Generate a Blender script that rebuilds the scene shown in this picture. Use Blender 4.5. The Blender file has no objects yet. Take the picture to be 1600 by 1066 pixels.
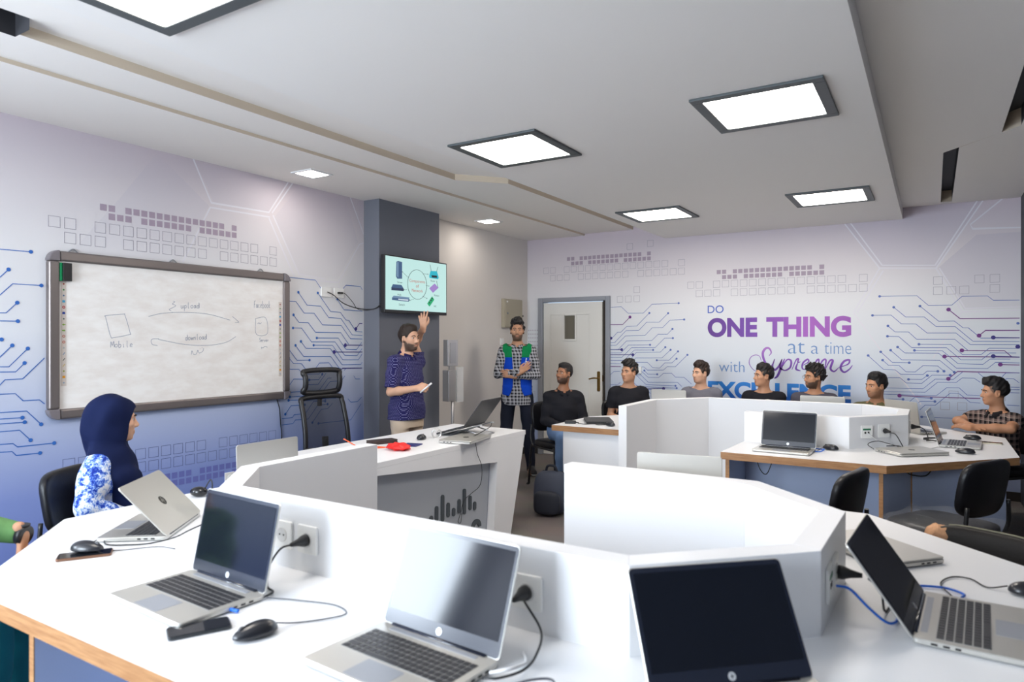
import bpy, bmesh, math, random
import numpy as np
from mathutils import Vector, Matrix, Euler

S = bpy.context.scene
COL = S.collection
R = math.radians
PI = math.pi
random.seed(7)

# ------------------------------------------------------------------ camera
cam_data = bpy.data.cameras.new('camera')
cam_data.sensor_width = 36.0
cam_data.lens = 24.0
cam_data.clip_start = 0.05
cam_data.dof.use_dof = True
cam_data.dof.focus_distance = 6.3
cam_data.dof.aperture_fstop = 3.2
cam = bpy.data.objects.new('camera', cam_data)
COL.objects.link(cam)
cam.location = (0, 0, 1.5)
cam.rotation_euler = (R(89.9), 0, R(31.67))
S.camera = cam

# ------------------------------------------------------------------ view + world
S.view_settings.view_transform = 'Standard'
S.view_settings.look = 'None'
S.view_settings.gamma = 1.0
S.view_settings.exposure = 0.38
S.view_settings.use_curve_mapping = False
W = bpy.data.worlds.new('world')
S.world = W
W.use_nodes = True
bg = W.node_tree.nodes['Background']
bg.inputs['Color'].default_value = (0.62, 0.78, 1.0, 1)
bg.inputs['Strength'].default_value = 1.0

# daylight entering through the rear window and the left-wall window behind the camera
def area_light(name, loc, rot, sx, sy, power, color, spread=180):
    d = bpy.data.lights.new(name, 'AREA')
    d.shape = 'RECTANGLE'
    d.size = sx; d.size_y = sy
    d.energy = power; d.color = color
    d.spread = R(spread)
    o = bpy.data.objects.new(name, d)
    COL.objects.link(o)
    o.location = loc; o.rotation_euler = rot
    return o
DAY = (0.79, 0.89, 1.0)
area_light('window_daylight', (-2.5, -2.5, 1.75), (R(90), 0, 0), 1.9, 1.5, 190, DAY)
area_light('window_daylight', (-4.5, -1.475, 1.92), (R(90), 0, R(-90)), 1.65, 1.15, 130, DAY)
PANEL_STRENGTH = 20.0
DOWNLIGHT_STRENGTH = 30.0

# ------------------------------------------------------------------ materials
MATS = {}
def new_mat(name):
    m = bpy.data.materials.new(name); m.use_nodes = True
    nt = m.node_tree
    return m, nt, nt.nodes['Principled BSDF']

def mat(name, col, rough=0.5, metal=0.0, spec=0.5, bump=0.0, bscale=200.0, var=0.0, vscale=6.0, coat=0.0, alpha=1.0, trans=0.0, emit=None, estr=0.0):
    if name in MATS: return MATS[name]
    m, nt, b = new_mat(name)
    c = (col[0], col[1], col[2], 1)
    b.inputs['Base Color'].default_value = c
    b.inputs['Roughness'].default_value = rough
    b.inputs['Metallic'].default_value = metal
    b.inputs['Specular IOR Level'].default_value = spec
    b.inputs['Coat Weight'].default_value = coat
    b.inputs['Alpha'].default_value = alpha
    b.inputs['Transmission Weight'].default_value = trans
    if emit:
        b.inputs['Emission Color'].default_value = (*emit, 1)
        b.inputs['Emission Strength'].default_value = estr
    tc = nt.nodes.new('ShaderNodeTexCoord')
    if var > 0:
        n = nt.nodes.new('ShaderNodeTexNoise'); n.inputs['Scale'].default_value = vscale; n.inputs['Detail'].default_value = 4
        nt.links.new(tc.outputs['Object'], n.inputs['Vector'])
        mx = nt.nodes.new('ShaderNodeMix'); mx.data_type = 'RGBA'
        mx.inputs[6].default_value = tuple(max(0, x * (1 - var)) for x in col) + (1,)
        mx.inputs[7].default_value = tuple(min(1, x * (1 + var)) for x in col) + (1,)
        nt.links.new(n.outputs['Fac'], mx.inputs[0]); nt.links.new(mx.outputs[2], b.inputs['Base Color'])
    if bump > 0:
        n2 = nt.nodes.new('ShaderNodeTexNoise'); n2.inputs['Scale'].default_value = bscale; n2.inputs['Detail'].default_value = 3
        nt.links.new(tc.outputs['Object'], n2.inputs['Vector'])
        bp = nt.nodes.new('ShaderNodeBump'); bp.inputs['Strength'].default_value = bump; bp.inputs['Distance'].default_value = 0.004
        nt.links.new(n2.outputs['Fac'], bp.inputs['Height']); nt.links.new(bp.outputs['Normal'], b.inputs['Normal'])
    MATS[name] = m
    return m

def ramp_mat(name, axis, stops, rough=0.5, spec=0.5):
    """colour that follows one world axis in metres: stops [(pos, col)...]"""
    if name in MATS: return MATS[name]
    m, nt, b = new_mat(name)
    tc = nt.nodes.new('ShaderNodeTexCoord'); sp = nt.nodes.new('ShaderNodeSeparateXYZ')
    nt.links.new(tc.outputs['Object'], sp.inputs[0])
    mr = nt.nodes.new('ShaderNodeMapRange')
    lo, hi = stops[0][0], stops[-1][0]
    mr.inputs['From Min'].default_value = lo; mr.inputs['From Max'].default_value = hi
    nt.links.new(sp.outputs['XYZ'.index(axis)], mr.inputs['Value'])
    cr = nt.nodes.new('ShaderNodeValToRGB')
    e = cr.color_ramp.elements
    while len(e) < len(stops): e.new(0.5)
    for i, (p, c) in enumerate(stops):
        e[i].position = (p - lo) / (hi - lo); e[i].color = (*c, 1)
    nt.links.new(mr.outputs[0], cr.inputs[0]); nt.links.new(cr.outputs[0], b.inputs['Base Color'])
    b.inputs['Roughness'].default_value = rough; b.inputs['Specular IOR Level'].default_value = spec
    MATS[name] = m
    return m

def srgb(r, g, b):
    f = lambda c: (c / 255 / 12.92) if c / 255 <= 0.04045 else ((c / 255 + 0.055) / 1.055) ** 2.4
    return (f(r), f(g), f(b))

# ------------------------------------------------------------------ mesh builder
class MB:
    def __init__(s): s.v = []; s.f = []; s.m = []; s.sm = []
    def add(s, vs, fs, mi=0, smooth=False):
        o = len(s.v); s.v += [tuple(p) for p in vs]
        for f in fs: s.f.append(tuple(i + o for i in f)); s.m.append(mi); s.sm.append(smooth)
        return s
    def box(s, x0, x1, y0, y1, z0, z1, mi=0, M=None):
        vs = [Vector((x, y, z)) for z in (z0, z1) for y in (y0, y1) for x in (x0, x1)]
        if M is not None: vs = [M @ p for p in vs]
        return s.add(vs, [(0, 2, 3, 1), (4, 5, 7, 6), (0, 1, 5, 4), (2, 6, 7, 3), (0, 4, 6, 2), (1, 3, 7, 5)], mi)
    def rbox(s, x0, x1, y0, y1, z0, z1, r=0.01, mi=0, M=None, seg=4, ch=0.0):
        """box with its four vertical edges rounded; ch adds a small top and bottom chamfer"""
        pts = []
        for cx, cy, a0 in ((x1 - r, y1 - r, 0), (x0 + r, y1 - r, 90), (x0 + r, y0 + r, 180), (x1 - r, y0 + r, 270)):
            for k in range(seg + 1):
                a = R(a0 + 90 * k / seg); pts.append((cx + r * math.cos(a), cy + r * math.sin(a)))
        return s.prism(pts, z0, z1, mi, mi, M, ch)
    def prism(s, poly, z0, z1, mi_top=0, mi_side=0, M=None, ch=0.0, mi_bot=None):
        n = len(poly)
        a = sum(poly[i][0] * poly[(i + 1) % n][1] - poly[(i + 1) % n][0] * poly[i][1] for i in range(n))
        if a < 0: poly = poly[::-1]
        T = (lambda p: M @ Vector(p)) if M is not None else (lambda p: p)
        if ch > 0:
            cx = sum(p[0] for p in poly) / n; cy = sum(p[1] for p in poly) / n
            def ins(p):
                d = math.hypot(p[0] - cx, p[1] - cy) or 1
                return (p[0] - (p[0] - cx) / d * ch, p[1] - (p[1] - cy) / d * ch)
            rings = [([ins(p) for p in poly], z0), (poly, z0 + ch), (poly, z1 - ch), ([ins(p) for p in poly], z1)]
        else:
            rings = [(poly, z0), (poly, z1)]
        vs = [T((p[0], p[1], z)) for pl, z in rings for p in pl]
        o = len(s.v); s.v += [tuple(p) for p in vs]
        def F(f, mi): s.f.append(tuple(i + o for i in f)); s.m.append(mi); s.sm.append(False)
        F(range(n - 1, -1, -1), mi_side if mi_bot is None else mi_bot)
        L = len(rings)
        for k in range(L - 1):
            for i in range(n):
                j = (i + 1) % n
                F((k * n + i, k * n + j, (k + 1) * n + j, (k + 1) * n + i), mi_side)
        F(range((L - 1) * n, L * n), mi_top)
        return s
    def quad(s, a, b, c, d, mi=0): return s.add([a, b, c, d], [(0, 1, 2, 3)], mi)
    def poly(s, pts, mi=0): return s.add(pts, [tuple(range(len(pts)))], mi)
    def tube(s, pts, r, mi=0, n=8, M=None, caps=True):
        pts = [Vector(p) for p in pts]
        if M is not None: pts = [M @ p for p in pts]
        rs = r if isinstance(r, (list, tuple)) else [r] * len(pts)
        up = Vector((0, 0, 1)); prev = None; vs = []
        for i, p in enumerate(pts):
            t = (pts[min(i + 1, len(pts) - 1)] - pts[max(i - 1, 0)])
            t = t.normalized() if t.length > 1e-9 else Vector((0, 0, 1))
            if prev is None:
                a = t.cross(up)
                if a.length < 1e-3: a = t.cross(Vector((1, 0, 0)))
                a.normalize()
            else:
                a = prev - t * prev.dot(t)
                if a.length < 1e-6: a = t.cross(up)
                a.normalize()
            prev = a; b = t.cross(a)
            for k in range(n):
                th = 2 * PI * k / n
                vs.append(p + (a * math.cos(th) + b * math.sin(th)) * rs[i])
        fs = []
        for i in range(len(pts) - 1):
            for k in range(n):
                k2 = (k + 1) % n
                fs.append((i * n + k, (i + 1) * n + k, (i + 1) * n + k2, i * n + k2))
        s.add(vs, fs, mi, True)
        if caps:
            o = len(s.v) - len(vs)
            s.f.append(tuple(o + k for k in range(n))); s.m.append(mi); s.sm.append(False)
            s.f.append(tuple(o + (len(pts) - 1) * n + k for k in range(n - 1, -1, -1))); s.m.append(mi); s.sm.append(False)
        return s
    def lathe(s, prof, c=(0, 0, 0), n=24, mi=0, M=None, smooth=True):
        """prof = [(radius, z)...] turned about the vertical through c"""
        vs = []
        for r_, z in prof:
            for k in range(n):
                a = 2 * PI * k / n; p = Vector((c[0] + r_ * math.cos(a), c[1] + r_ * math.sin(a), c[2] + z))
                vs.append(M @ p if M is not None else p)
        fs = [(i * n + k, i * n + (k + 1) % n, (i + 1) * n + (k + 1) % n, (i + 1) * n + k) for i in range(len(prof) - 1) for k in range(n)]
        s.add(vs, fs, mi, smooth)
        o = len(s.v) - len(vs)
        s.f.append(tuple(o + k for k in range(n - 1, -1, -1))); s.m.append(mi); s.sm.append(False)
        s.f.append(tuple(o + (len(prof) - 1) * n + k for k in range(n))); s.m.append(mi); s.sm.append(False)
        return s
    def ell(s, c, r, mi=0, M=None, nu=20, nv=12, fn=None):
        prof = []
        vs = []
        for i in range(nv + 1):
            ph = -PI / 2 + PI * i / nv
            for k in range(nu):
                a = 2 * PI * k / nu
                p = Vector((math.cos(ph) * math.cos(a), math.cos(ph) * math.sin(a), math.sin(ph)))
                if fn: p = Vector(fn(p))
                p = Vector((c[0] + p.x * r[0], c[1] + p.y * r[1], c[2] + p.z * r[2]))
                vs.append(M @ p if M is not None else p)
        fs = [(i * nu + k, i * nu + (k + 1) % nu, (i + 1) * nu + (k + 1) % nu, (i + 1) * nu + k) for i in range(nv) for k in range(nu)]
        return s.add(vs, fs, mi, True)
    def mesh(s, name, mats):
        me = bpy.data.meshes.new(name)
        me.from_pydata(s.v, [], s.f)
        for m in (mats if isinstance(mats, (list, tuple)) else [mats]): me.materials.append(m)
        me.polygons.foreach_set('material_index', s.m)
        me.polygons.foreach_set('use_smooth', s.sm)
        me.update()
        return me
    def build(s, name, mats, parent=None, bevel=0.0, loc=None, rot=None, seg=2, subsurf=0):
        o = bpy.data.objects.new(name, s.mesh(name, mats))
        COL.objects.link(o)
        if parent is not None: o.parent = parent
        if loc is not None: o.location = loc
        if rot is not None: o.rotation_euler = rot
        if subsurf:
            md = o.modifiers.new('subd', 'SUBSURF'); md.levels = subsurf; md.render_levels = subsurf
        if bevel > 0:
            md = o.modifiers.new('bevel', 'BEVEL'); md.width = bevel; md.segments = seg; md.limit_method = 'ANGLE'; md.angle_limit = R(40)
        return o

def tag(o, label, cat=None, group=None, kind=None):
    if label: o['label'] = label
    if cat: o['category'] = cat
    if group: o['group'] = group
    if kind: o['kind'] = kind
    return o
def thing(name, label, cat, loc=(0, 0, 0), rz=0.0, group=None):
    o = bpy.data.objects.new(name, None); COL.objects.link(o)
    o.empty_display_size = 0.05
    o.location = loc; o.rotation_euler = (0, 0, rz)
    return tag(o, label, cat, group)
def struct(o): o['kind'] = 'structure'; return o
def copy_tree(o, parent=None):
    c = o.copy(); COL.objects.link(c)
    if parent is not None: c.parent = parent
    for ch in [x for x in bpy.data.objects if x.parent == o and x is not c]: copy_tree(ch, c)
    return c
def catmull(pts, n=8):
    pts = [Vector(p) for p in pts]; out = []
    P = [pts[0] * 2 - pts[1]] + pts + [pts[-1] * 2 - pts[-2]]
    for i in range(1, len(P) - 2):
        for k in range(n):
            t = k / n; a, b, c, d = P[i - 1], P[i], P[i + 1], P[i + 2]
            out.append(0.5 * ((2 * b) + (c - a) * t + (2 * a - 5 * b + 4 * c - d) * t * t + (3 * b - a - 3 * c + d) * t ** 3))
    out.append(pts[-1]); return out
def text_mesh(txt, size, bold=0.0, align='LEFT', extrude=0.0, shear=0.0):
    cu = bpy.data.curves.new('txt', 'FONT'); cu.body = txt; cu.size = size; cu.align_x = align
    cu.offset = bold; cu.extrude = extrude; cu.shear = shear; cu.resolution_u = 8
    o = bpy.data.objects.new('txt', cu); COL.objects.link(o)
    bpy.context.view_layer.update()
    dg = bpy.context.evaluated_depsgraph_get()
    me = bpy.data.meshes.new_from_object(o.evaluated_get(dg))
    vs = [v.co.copy() for v in me.vertices]; fs = [tuple(p.vertices) for p in me.polygons]
    bpy.data.objects.remove(o); bpy.data.curves.remove(cu); bpy.data.meshes.remove(me)
    return vs, fs
def fit_text(mb, txt, x0, x1, z0, z1, place, mi=0, bold=0.0):
    """lay text so its outline fills x0..x1, z0..z1; place(x,z) -> 3D"""
    vs, fs = text_mesh(txt, 1.0, bold)
    xs = [v.x for v in vs]; ys = [v.y for v in vs]
    ax = (x1 - x0) / (max(xs) - min(xs)); az = (z1 - z0) / (max(ys) - min(ys))
    mb.add([place(x0 + (v.x - min(xs)) * ax, z0 + (v.y - min(ys)) * az) for v in vs], fs, mi)
def strip(mb, pts, w, place, mi=0):
    """flat ribbon of width w (number or list) along 2D pts"""
    n = len(pts); L = []; Rr = []
    for i in range(n):
        a = Vector(pts[max(i - 1, 0)]); b = Vector(pts[min(i + 1, n - 1)]); p = Vector(pts[i])
        t = (b - a); t = t.normalized() if t.length > 1e-9 else Vector((1, 0))
        nn = Vector((-t.y, t.x))
        k = 1.0
        if 0 < i < n - 1:
            t1 = (p - a)
            if t1.length > 1e-9: k = 1 / max(0.6, abs(t1.normalized().dot(t)))
        ww = (w[i] if isinstance(w, (list, tuple)) else w) / 2 * k
        L.append(p + nn * ww); Rr.append(p - nn * ww)
    vs = [place(*p) for p in L] + [place(*p) for p in Rr]
    mb.add(vs, [(n + i, n + i + 1, i + 1, i) for i in range(n - 1)], mi)
def disc(mb, c, r, place, mi=0, n=14):
    mb.poly([place(c[0] + r * math.cos(2 * PI * k / n), c[1] + r * math.sin(2 * PI * k / n)) for k in range(n)], mi)
# printed circuit tracks, metres on each wall (flag: colour, dot at start / end)
CIRC_B=[
 ('bs',-0.462,1.941,-0.137,1.936,-0.039,1.837,0.153,1.835,0.237,1.918,0.438,1.914,0.482,1.872,0.681,1.868),
 ('bs',-0.337,1.827,-0.233,1.727,-0.075,1.725,0.025,1.629,0.181,1.627,0.324,1.486,0.682,1.484),
 ('bs',-0.111,1.833,0.046,1.681,0.174,1.681,0.245,1.615,0.287,1.614,0.385,1.516,0.682,1.517),
 ('bs',-0.526,1.749,-0.36,1.748,-0.271,1.66,-0.146,1.657,-0.051,1.567,0.187,1.566,0.303,1.454,0.682,1.455),
 ('bs',-0.388,1.64,-0.325,1.579,-0.208,1.578,-0.139,1.505,0.178,1.505,0.283,1.399,0.362,1.4),
 ('bs',-0.392,1.536,-0.294,1.533,-0.181,1.423,0.111,1.423,0.229,1.307,0.39,1.309,0.458,1.375,0.656,1.377),
 ('bs',-0.119,1.456,0.145,1.455,0.241,1.357,0.387,1.359,0.45,1.421,0.682,1.421),
 ('bs',-0.157,1.395,0.077,1.393,0.204,1.27,0.402,1.267,0.458,1.319,0.612,1.321),
 ('bs',-0.303,1.428,-0.239,1.368,0.046,1.369,0.191,1.227,0.438,1.228,0.499,1.288,0.682,1.286),
 ('bse',-0.364,1.395,-0.266,1.299,0.055,1.3,0.174,1.187),
 ('bse',-0.452,1.378,-0.348,1.272,-0.202,1.272),
 ('bse',-0.435,1.295,-0.383,1.243,-0.289,1.242,-0.23,1.182,-0.15,1.182,-0.086,1.245,0.038,1.245,0.09,1.195),
 ('bse',-0.565,1.339,-0.426,1.2,-0.325,1.199,-0.275,1.155,-0.084,1.158,-0.05,1.192,0.039,1.193),
 ('bse',-0.208,1.107,-0.095,1.109,-0.048,1.149),
 ('b',-0.394,1.113,-0.375,1.119,-0.281,1.12,-0.227,1.069,-0.095,1.07,-0.009,1.154),
 ('be',-0.009,1.154,0.141,1.158),
 ('b',-0.566,1.012,-0.085,1.017,0.017,1.115,0.166,1.117,0.241,1.191),
 ('b',-0.566,0.971,-0.066,0.984,0.038,1.086,0.191,1.09,0.237,1.133,0.333,1.134,0.382,1.096),
 ('b',0.365,1.186,0.406,1.146),
 ('b',0.535,1.135,0.578,1.19,0.682,1.193),
 ('b',0.558,1.112,0.586,1.139,0.637,1.138,0.68,1.101),
 ('b',0.59,1.059,0.682,1.06),
 ('b',0.59,1.035,0.682,1.036),
 ('ps',0.127,1.793,0.22,1.704,0.682,1.701),
 ('ps',0.371,1.54,0.422,1.589,0.682,1.588),
 ('ns',0.482,1.522,0.682,1.519),
 ('ps',0.235,1.398,0.568,1.398,0.625,1.339),
 ('ns',0.482,1.346,0.682,1.34),
 ('ps',0.094,1.338,0.682,1.339),
 ('ps',0.536,1.268,0.682,1.267),
 ('ps',0.126,1.122,0.201,1.195,0.682,1.193),
 ('ns',0.668,1.436,0.682,1.436),
 ('bs',0.669,1.653,0.682,1.653),
 ('b',-0.429,0.951,0.026,0.953,0.113,1.036,0.213,1.038,0.277,0.972,0.382,0.968),
 ('ps',-0.286,0.941,0.026,0.94,0.382,0.943),
 ('be',-0.429,0.902,-0.255,0.906),
 ('be',-0.198,0.886,-0.156,0.93,-0.015,0.927),
 ('be',-0.122,0.881,-0.107,0.892,0.015,0.897),
 ('b',-0.111,0.809,-0.066,0.858,0.018,0.86,0.142,0.984,0.213,0.982,0.302,0.902,0.382,0.899),
 ('bs',-0.095,0.74,0.235,0.742,0.368,0.737),
 ('b',0.586,0.891,0.682,0.889),
 ('b',0.612,1.036,0.682,1.039),
 ('b',0.612,1.007,0.682,1.008),
 ('be',-3.406,1.901,-3.265,1.908,-3.175,1.825,-2.979,1.823,-2.869,1.927,-2.543,1.93),
 ('be',-3.41,1.497,-3.311,1.594,-3.267,1.594,-3.193,1.663,-3.062,1.668,-2.902,1.822),
 ('be',-3.414,1.465,-3.35,1.466,-3.202,1.612,-3.037,1.613,-2.936,1.713,-2.778,1.711,-2.67,1.815),
 ('be',-3.414,1.431,-3.33,1.432,-3.208,1.548,-2.958,1.552,-2.867,1.644,-2.738,1.646,-2.648,1.732,-2.477,1.737),
 ('be',-3.405,1.379,-3.301,1.382,-3.195,1.486,-2.873,1.49,-2.793,1.566,-2.679,1.566,-2.617,1.628),
 ('be',-3.414,1.336,-3.269,1.338,-3.168,1.436,-2.893,1.44),
 ('be',-3.414,1.284,-3.254,1.286,-3.131,1.403,-2.829,1.407,-2.714,1.519,-2.612,1.52),
 ('be',-3.231,1.243,-3.093,1.376,-2.855,1.378),
 ('be',-3.16,1.244,-3.065,1.348,-2.765,1.354,-2.704,1.413),
 ('be',-3.11,1.245,-3.077,1.279,-2.746,1.285,-2.64,1.381),
 ('bse',-2.809,1.256,-2.659,1.258,-2.55,1.364),
 ('b',-3.414,1.245,-3.227,1.247),
 ('pe',-3.41,1.688,-3.244,1.687,-3.149,1.778),
 ('ne',-3.41,1.379,-3.257,1.379),
 ('ne',-3.414,1.314,-3.112,1.318),
 ('ns',-3.399,1.52,-3.414,1.507),
 ('b',-3.414,1.204,-3.269,1.205),
 ('p',-3.414,1.17,-3.269,1.171),
 ('b',-3.405,1.067,-3.362,1.109,-3.277,1.112),
 ('b',-3.414,0.943,-3.307,0.948,-3.273,0.98),
 ('be',-3.085,1.226,-2.926,1.228,-2.861,1.166,-2.773,1.164,-2.71,1.227,-2.624,1.228,-2.568,1.278),
 ('be',-3.085,1.173,-2.97,1.173,-2.928,1.135,-2.73,1.139,-2.679,1.183,-2.581,1.184,-2.438,1.325),
 ('bse',-2.965,1.129,-2.922,1.086,-2.804,1.088),
 ('b',-3.052,1.166,-2.918,1.048,-2.785,1.051,-2.726,1.102,-2.628,1.105,-2.581,1.06,-2.477,1.06,-2.39,0.986),
 ('b',-3.06,1.119,-2.917,0.99,-2.558,1.001,-2.504,0.952),
 ('be',-3.069,1.072,-2.942,0.959,-2.58,0.958),
 ('be',-3.118,0.992,-3.044,0.933,-2.566,0.932),
 ('nse',-3.001,0.905,-2.725,0.921),
 ('b',-3.001,0.903,-2.857,0.906,-2.805,0.857),
 ('b',-2.986,0.872,-2.909,0.874,-2.885,0.853),
 ('bs',-2.754,0.885,-2.597,0.888,-2.573,0.866),
]
CIRC_L=[
 ('bs',3.873,2.025,4.18,2.022,4.242,1.955),
 ('b',4.508,1.969,4.545,2.002,4.731,2.003,4.756,1.973),
 ('bs',3.99,1.905,4.086,1.799,4.239,1.797,4.334,1.698,4.48,1.696,4.624,1.546,4.756,1.54),
 ('bs',4.206,1.912,4.356,1.754,4.476,1.75,4.544,1.682,4.581,1.681,4.672,1.577,4.756,1.574),
 ('b',3.866,1.823,3.965,1.824,4.054,1.73,4.165,1.732,4.261,1.632,4.484,1.632,4.586,1.525,4.603,1.51,4.756,1.507),
 ('bs',3.938,1.711,3.998,1.648,4.1,1.647,4.18,1.566,4.48,1.565,4.577,1.458),
 ('bs',4.437,1.868,4.52,1.775,4.756,1.772),
 ('ns',4.67,1.602,4.718,1.654,4.756,1.655),
 ('bs',3.933,1.6,4.026,1.6,4.135,1.482,4.409,1.481,4.528,1.358,4.688,1.353,4.752,1.418),
 ('bs',4.194,1.516,4.449,1.516,4.544,1.412,4.68,1.408,4.747,1.476),
 ('bs',4.158,1.453,4.378,1.45,4.504,1.317,4.701,1.312,4.752,1.367),
 ('bs',4.017,1.487,4.074,1.427,4.351,1.423,4.496,1.272,4.735,1.267,4.752,1.288),
 ('bse',3.959,1.453,4.049,1.356,4.359,1.349,4.472,1.23),
 ('bse',3.875,1.436,3.976,1.326,4.112,1.324),
 ('bse',3.89,1.349,3.938,1.3,4.026,1.295,4.082,1.234,4.163,1.231,4.225,1.296,4.336,1.295,4.392,1.239),
 ('be',3.862,1.294,3.903,1.252,3.995,1.249,4.041,1.203,4.223,1.199,4.262,1.24,4.342,1.238),
 ('bse',4.109,1.152,4.216,1.149,4.257,1.195),
 ('b',3.862,1.123,3.899,1.122,3.94,1.168,4.036,1.163,4.088,1.112,4.209,1.108,4.302,1.203),
 ('b',3.862,1.044,3.879,1.059,4.22,1.054,4.323,1.157,4.363,1.157),
 ('b',4.234,1.013,4.347,1.125,4.378,1.126,4.488,1.125,4.532,1.17),
 ('b',4.642,1.165,4.667,1.134,4.726,1.131),
 ('ns',4.536,1.451,4.756,1.449),
 ('ns',4.398,1.39,4.756,1.385),
 ('n',4.476,1.219,4.5,1.239,4.752,1.233),
 ('b',4.52,1.217,4.544,1.237),
 ('bs',3.899,1.02,4.234,1.015,4.272,1.055),
 ('bs',3.886,0.992,4.325,0.974,4.425,0.973),
 ('bse',4.033,0.979,4.291,0.96),
 ('b',4.033,0.979,4.325,0.981),
 ('bse',3.852,0.879,3.912,0.945,4.059,0.941),
 ('be',3.816,0.845,3.926,0.844,3.946,0.866,4.068,0.866,4.157,0.961,4.291,0.954),
 ('be',3.816,0.793,3.931,0.792,3.958,0.82,4.098,0.815,4.205,0.925,4.319,0.926),
 ('bs',4.144,0.779,4.246,0.886,4.321,0.886,4.378,0.93),
 ('bs',4.212,0.765,4.605,0.757,4.739,0.895),
 ('b',4.568,0.956,4.605,0.922,4.692,0.92,4.743,0.956),
 ('be',1.67,2.023,1.967,2.027),
 ('be',1.669,1.707,1.851,1.911),
 ('be',1.669,1.61,1.872,1.829,2.023,1.829),
 ('be',1.669,1.654,1.838,1.657,1.895,1.719),
 ('be',1.669,1.609,1.898,1.61),
 ('be',1.656,1.505,1.815,1.502),
 ('be',1.627,1.203,1.869,1.467),
 ('be',1.627,1.349,1.852,1.342,1.95,1.448),
 ('be',1.627,1.318,1.887,1.311,1.933,1.362),
 ('b',1.627,1.034,1.832,1.267,1.923,1.268,2.04,1.39),
 ('b',1.627,1.189,1.885,1.183,1.925,1.138,2.012,1.137,2.04,1.11),
 ('be',1.627,1.083,1.944,1.075,2.021,0.988),
 ('be',1.627,1.045,1.921,1.038),
 ('be',1.627,1.017,1.933,1.01),
 ('be',1.627,0.971,1.907,0.965,1.964,0.899),
 ('be',1.627,0.904,1.873,0.89,1.895,0.868,2.093,0.865),
 ('be',1.627,0.859,1.868,0.844,1.889,0.818,2.015,0.815),
]
LOGO_BARS=[(3.518, 0.309, 0.333), (3.575, 0.319, 0.384), (3.64, 0.301, 0.446), (3.702, 0.316, 0.381), (3.764, 0.309, 0.333), (3.827, 0.316, 0.38), (3.89, 0.294, 0.441), (3.959, 0.31, 0.379), (4.016, 0.298, 0.325)]
LOGO_ARC=(4.034,0.151)
# ================================================================== SETTING
XL, YB, XR, YR = -4.6, 7.85, 1.5, -2.6          # left, back, right, rear wall planes
M_ceil = mat('white_ceiling_paint', (0.88, 0.845, 0.80), 0.9, spec=0.2, bump=0.05, bscale=90)
M_soff = mat('white_soffit_paint', (0.87, 0.845, 0.81), 0.85, spec=0.25, bump=0.05, bscale=60)
M_cream = mat('cream_wall_paint', srgb(226, 221, 216), 0.8, spec=0.3, bump=0.08, bscale=120)
M_grey = mat('grey_column_paint', srgb(112, 115, 124), 0.7, spec=0.3, bump=0.08, bscale=140)
M_dark = mat('dark_slot_paint', (0.03, 0.03, 0.035), 0.6)
M_white = mat('white_laminate', (0.83, 0.84, 0.86), 0.38, spec=0.4, bump=0.02, bscale=500)
M_base = mat('dark_baseboard', (0.035, 0.03, 0.03), 0.5)

# carpet
def carpet_mat():
    m, nt, b = new_mat('grey_carpet')
    tc = nt.nodes.new('ShaderNodeTexCoord')
    n = nt.nodes.new('ShaderNodeTexNoise'); n.inputs['Scale'].default_value = 160; n.inputs['Detail'].default_value = 5
    n2 = nt.nodes.new('ShaderNodeTexNoise'); n2.inputs['Scale'].default_value = 3
    cr = nt.nodes.new('ShaderNodeValToRGB'); cr.color_ramp.elements[0].position = 0.3; cr.color_ramp.elements[1].position = 0.7
    cr.color_ramp.elements[0].color = (*srgb(80, 76, 75), 1); cr.color_ramp.elements[1].color = (*srgb(146, 138, 133), 1)
    mx = nt.nodes.new('ShaderNodeMix'); mx.data_type = 'RGBA'; mx.blend_type = 'MULTIPLY'; mx.inputs[0].default_value = 0.25
    nt.links.new(tc.outputs['Object'], n.inputs['Vector']); nt.links.new(tc.outputs['Object'], n2.inputs['Vector'])
    nt.links.new(n.outputs['Fac'], cr.inputs[0]); nt.links.new(cr.outputs[0], mx.inputs[6]); nt.links.new(n2.outputs['Color'], mx.inputs[7])
    nt.links.new(mx.outputs[2], b.inputs['Base Color'])
    b.inputs['Roughness'].default_value = 0.95; b.inputs['Specular IOR Level'].default_value = 0.1
    bp = nt.nodes.new('ShaderNodeBump'); bp.inputs['Strength'].default_value = 0.5; bp.inputs['Distance'].default_value = 0.005
    nt.links.new(n.outputs['Fac'], bp.inputs['Height']); nt.links.new(bp.outputs['Normal'], b.inputs['Normal'])
    return m
struct(MB().box(XL - .1, XR + .1, YR - .1, YB + .1, -0.08, 0).build('floor', carpet_mat()))

# printed wallpaper: lavender at the top, pale in the middle, blue below
M_printL = ramp_mat('printed_wallpaper', 'Z', [(0.0, srgb(98, 118, 188)), (0.55, srgb(130, 148, 206)), (1.0, srgb(180, 192, 222)),
    (1.55, srgb(221, 224, 230)), (2.05, srgb(227, 226, 228)), (2.5, srgb(217, 210, 214)), (2.85, srgb(200, 189, 198))], 0.55, 0.35)
M_printB = ramp_mat('printed_wallpaper_far_end', 'Z', [(0.0, srgb(160, 176, 219)), (0.75, srgb(192, 204, 228)), (1.3, srgb(219, 225, 232)),
    (1.9, srgb(228, 228, 230)), (2.3, srgb(222, 216, 219)), (2.85, srgb(206, 194, 203))], 0.55, 0.35)

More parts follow.
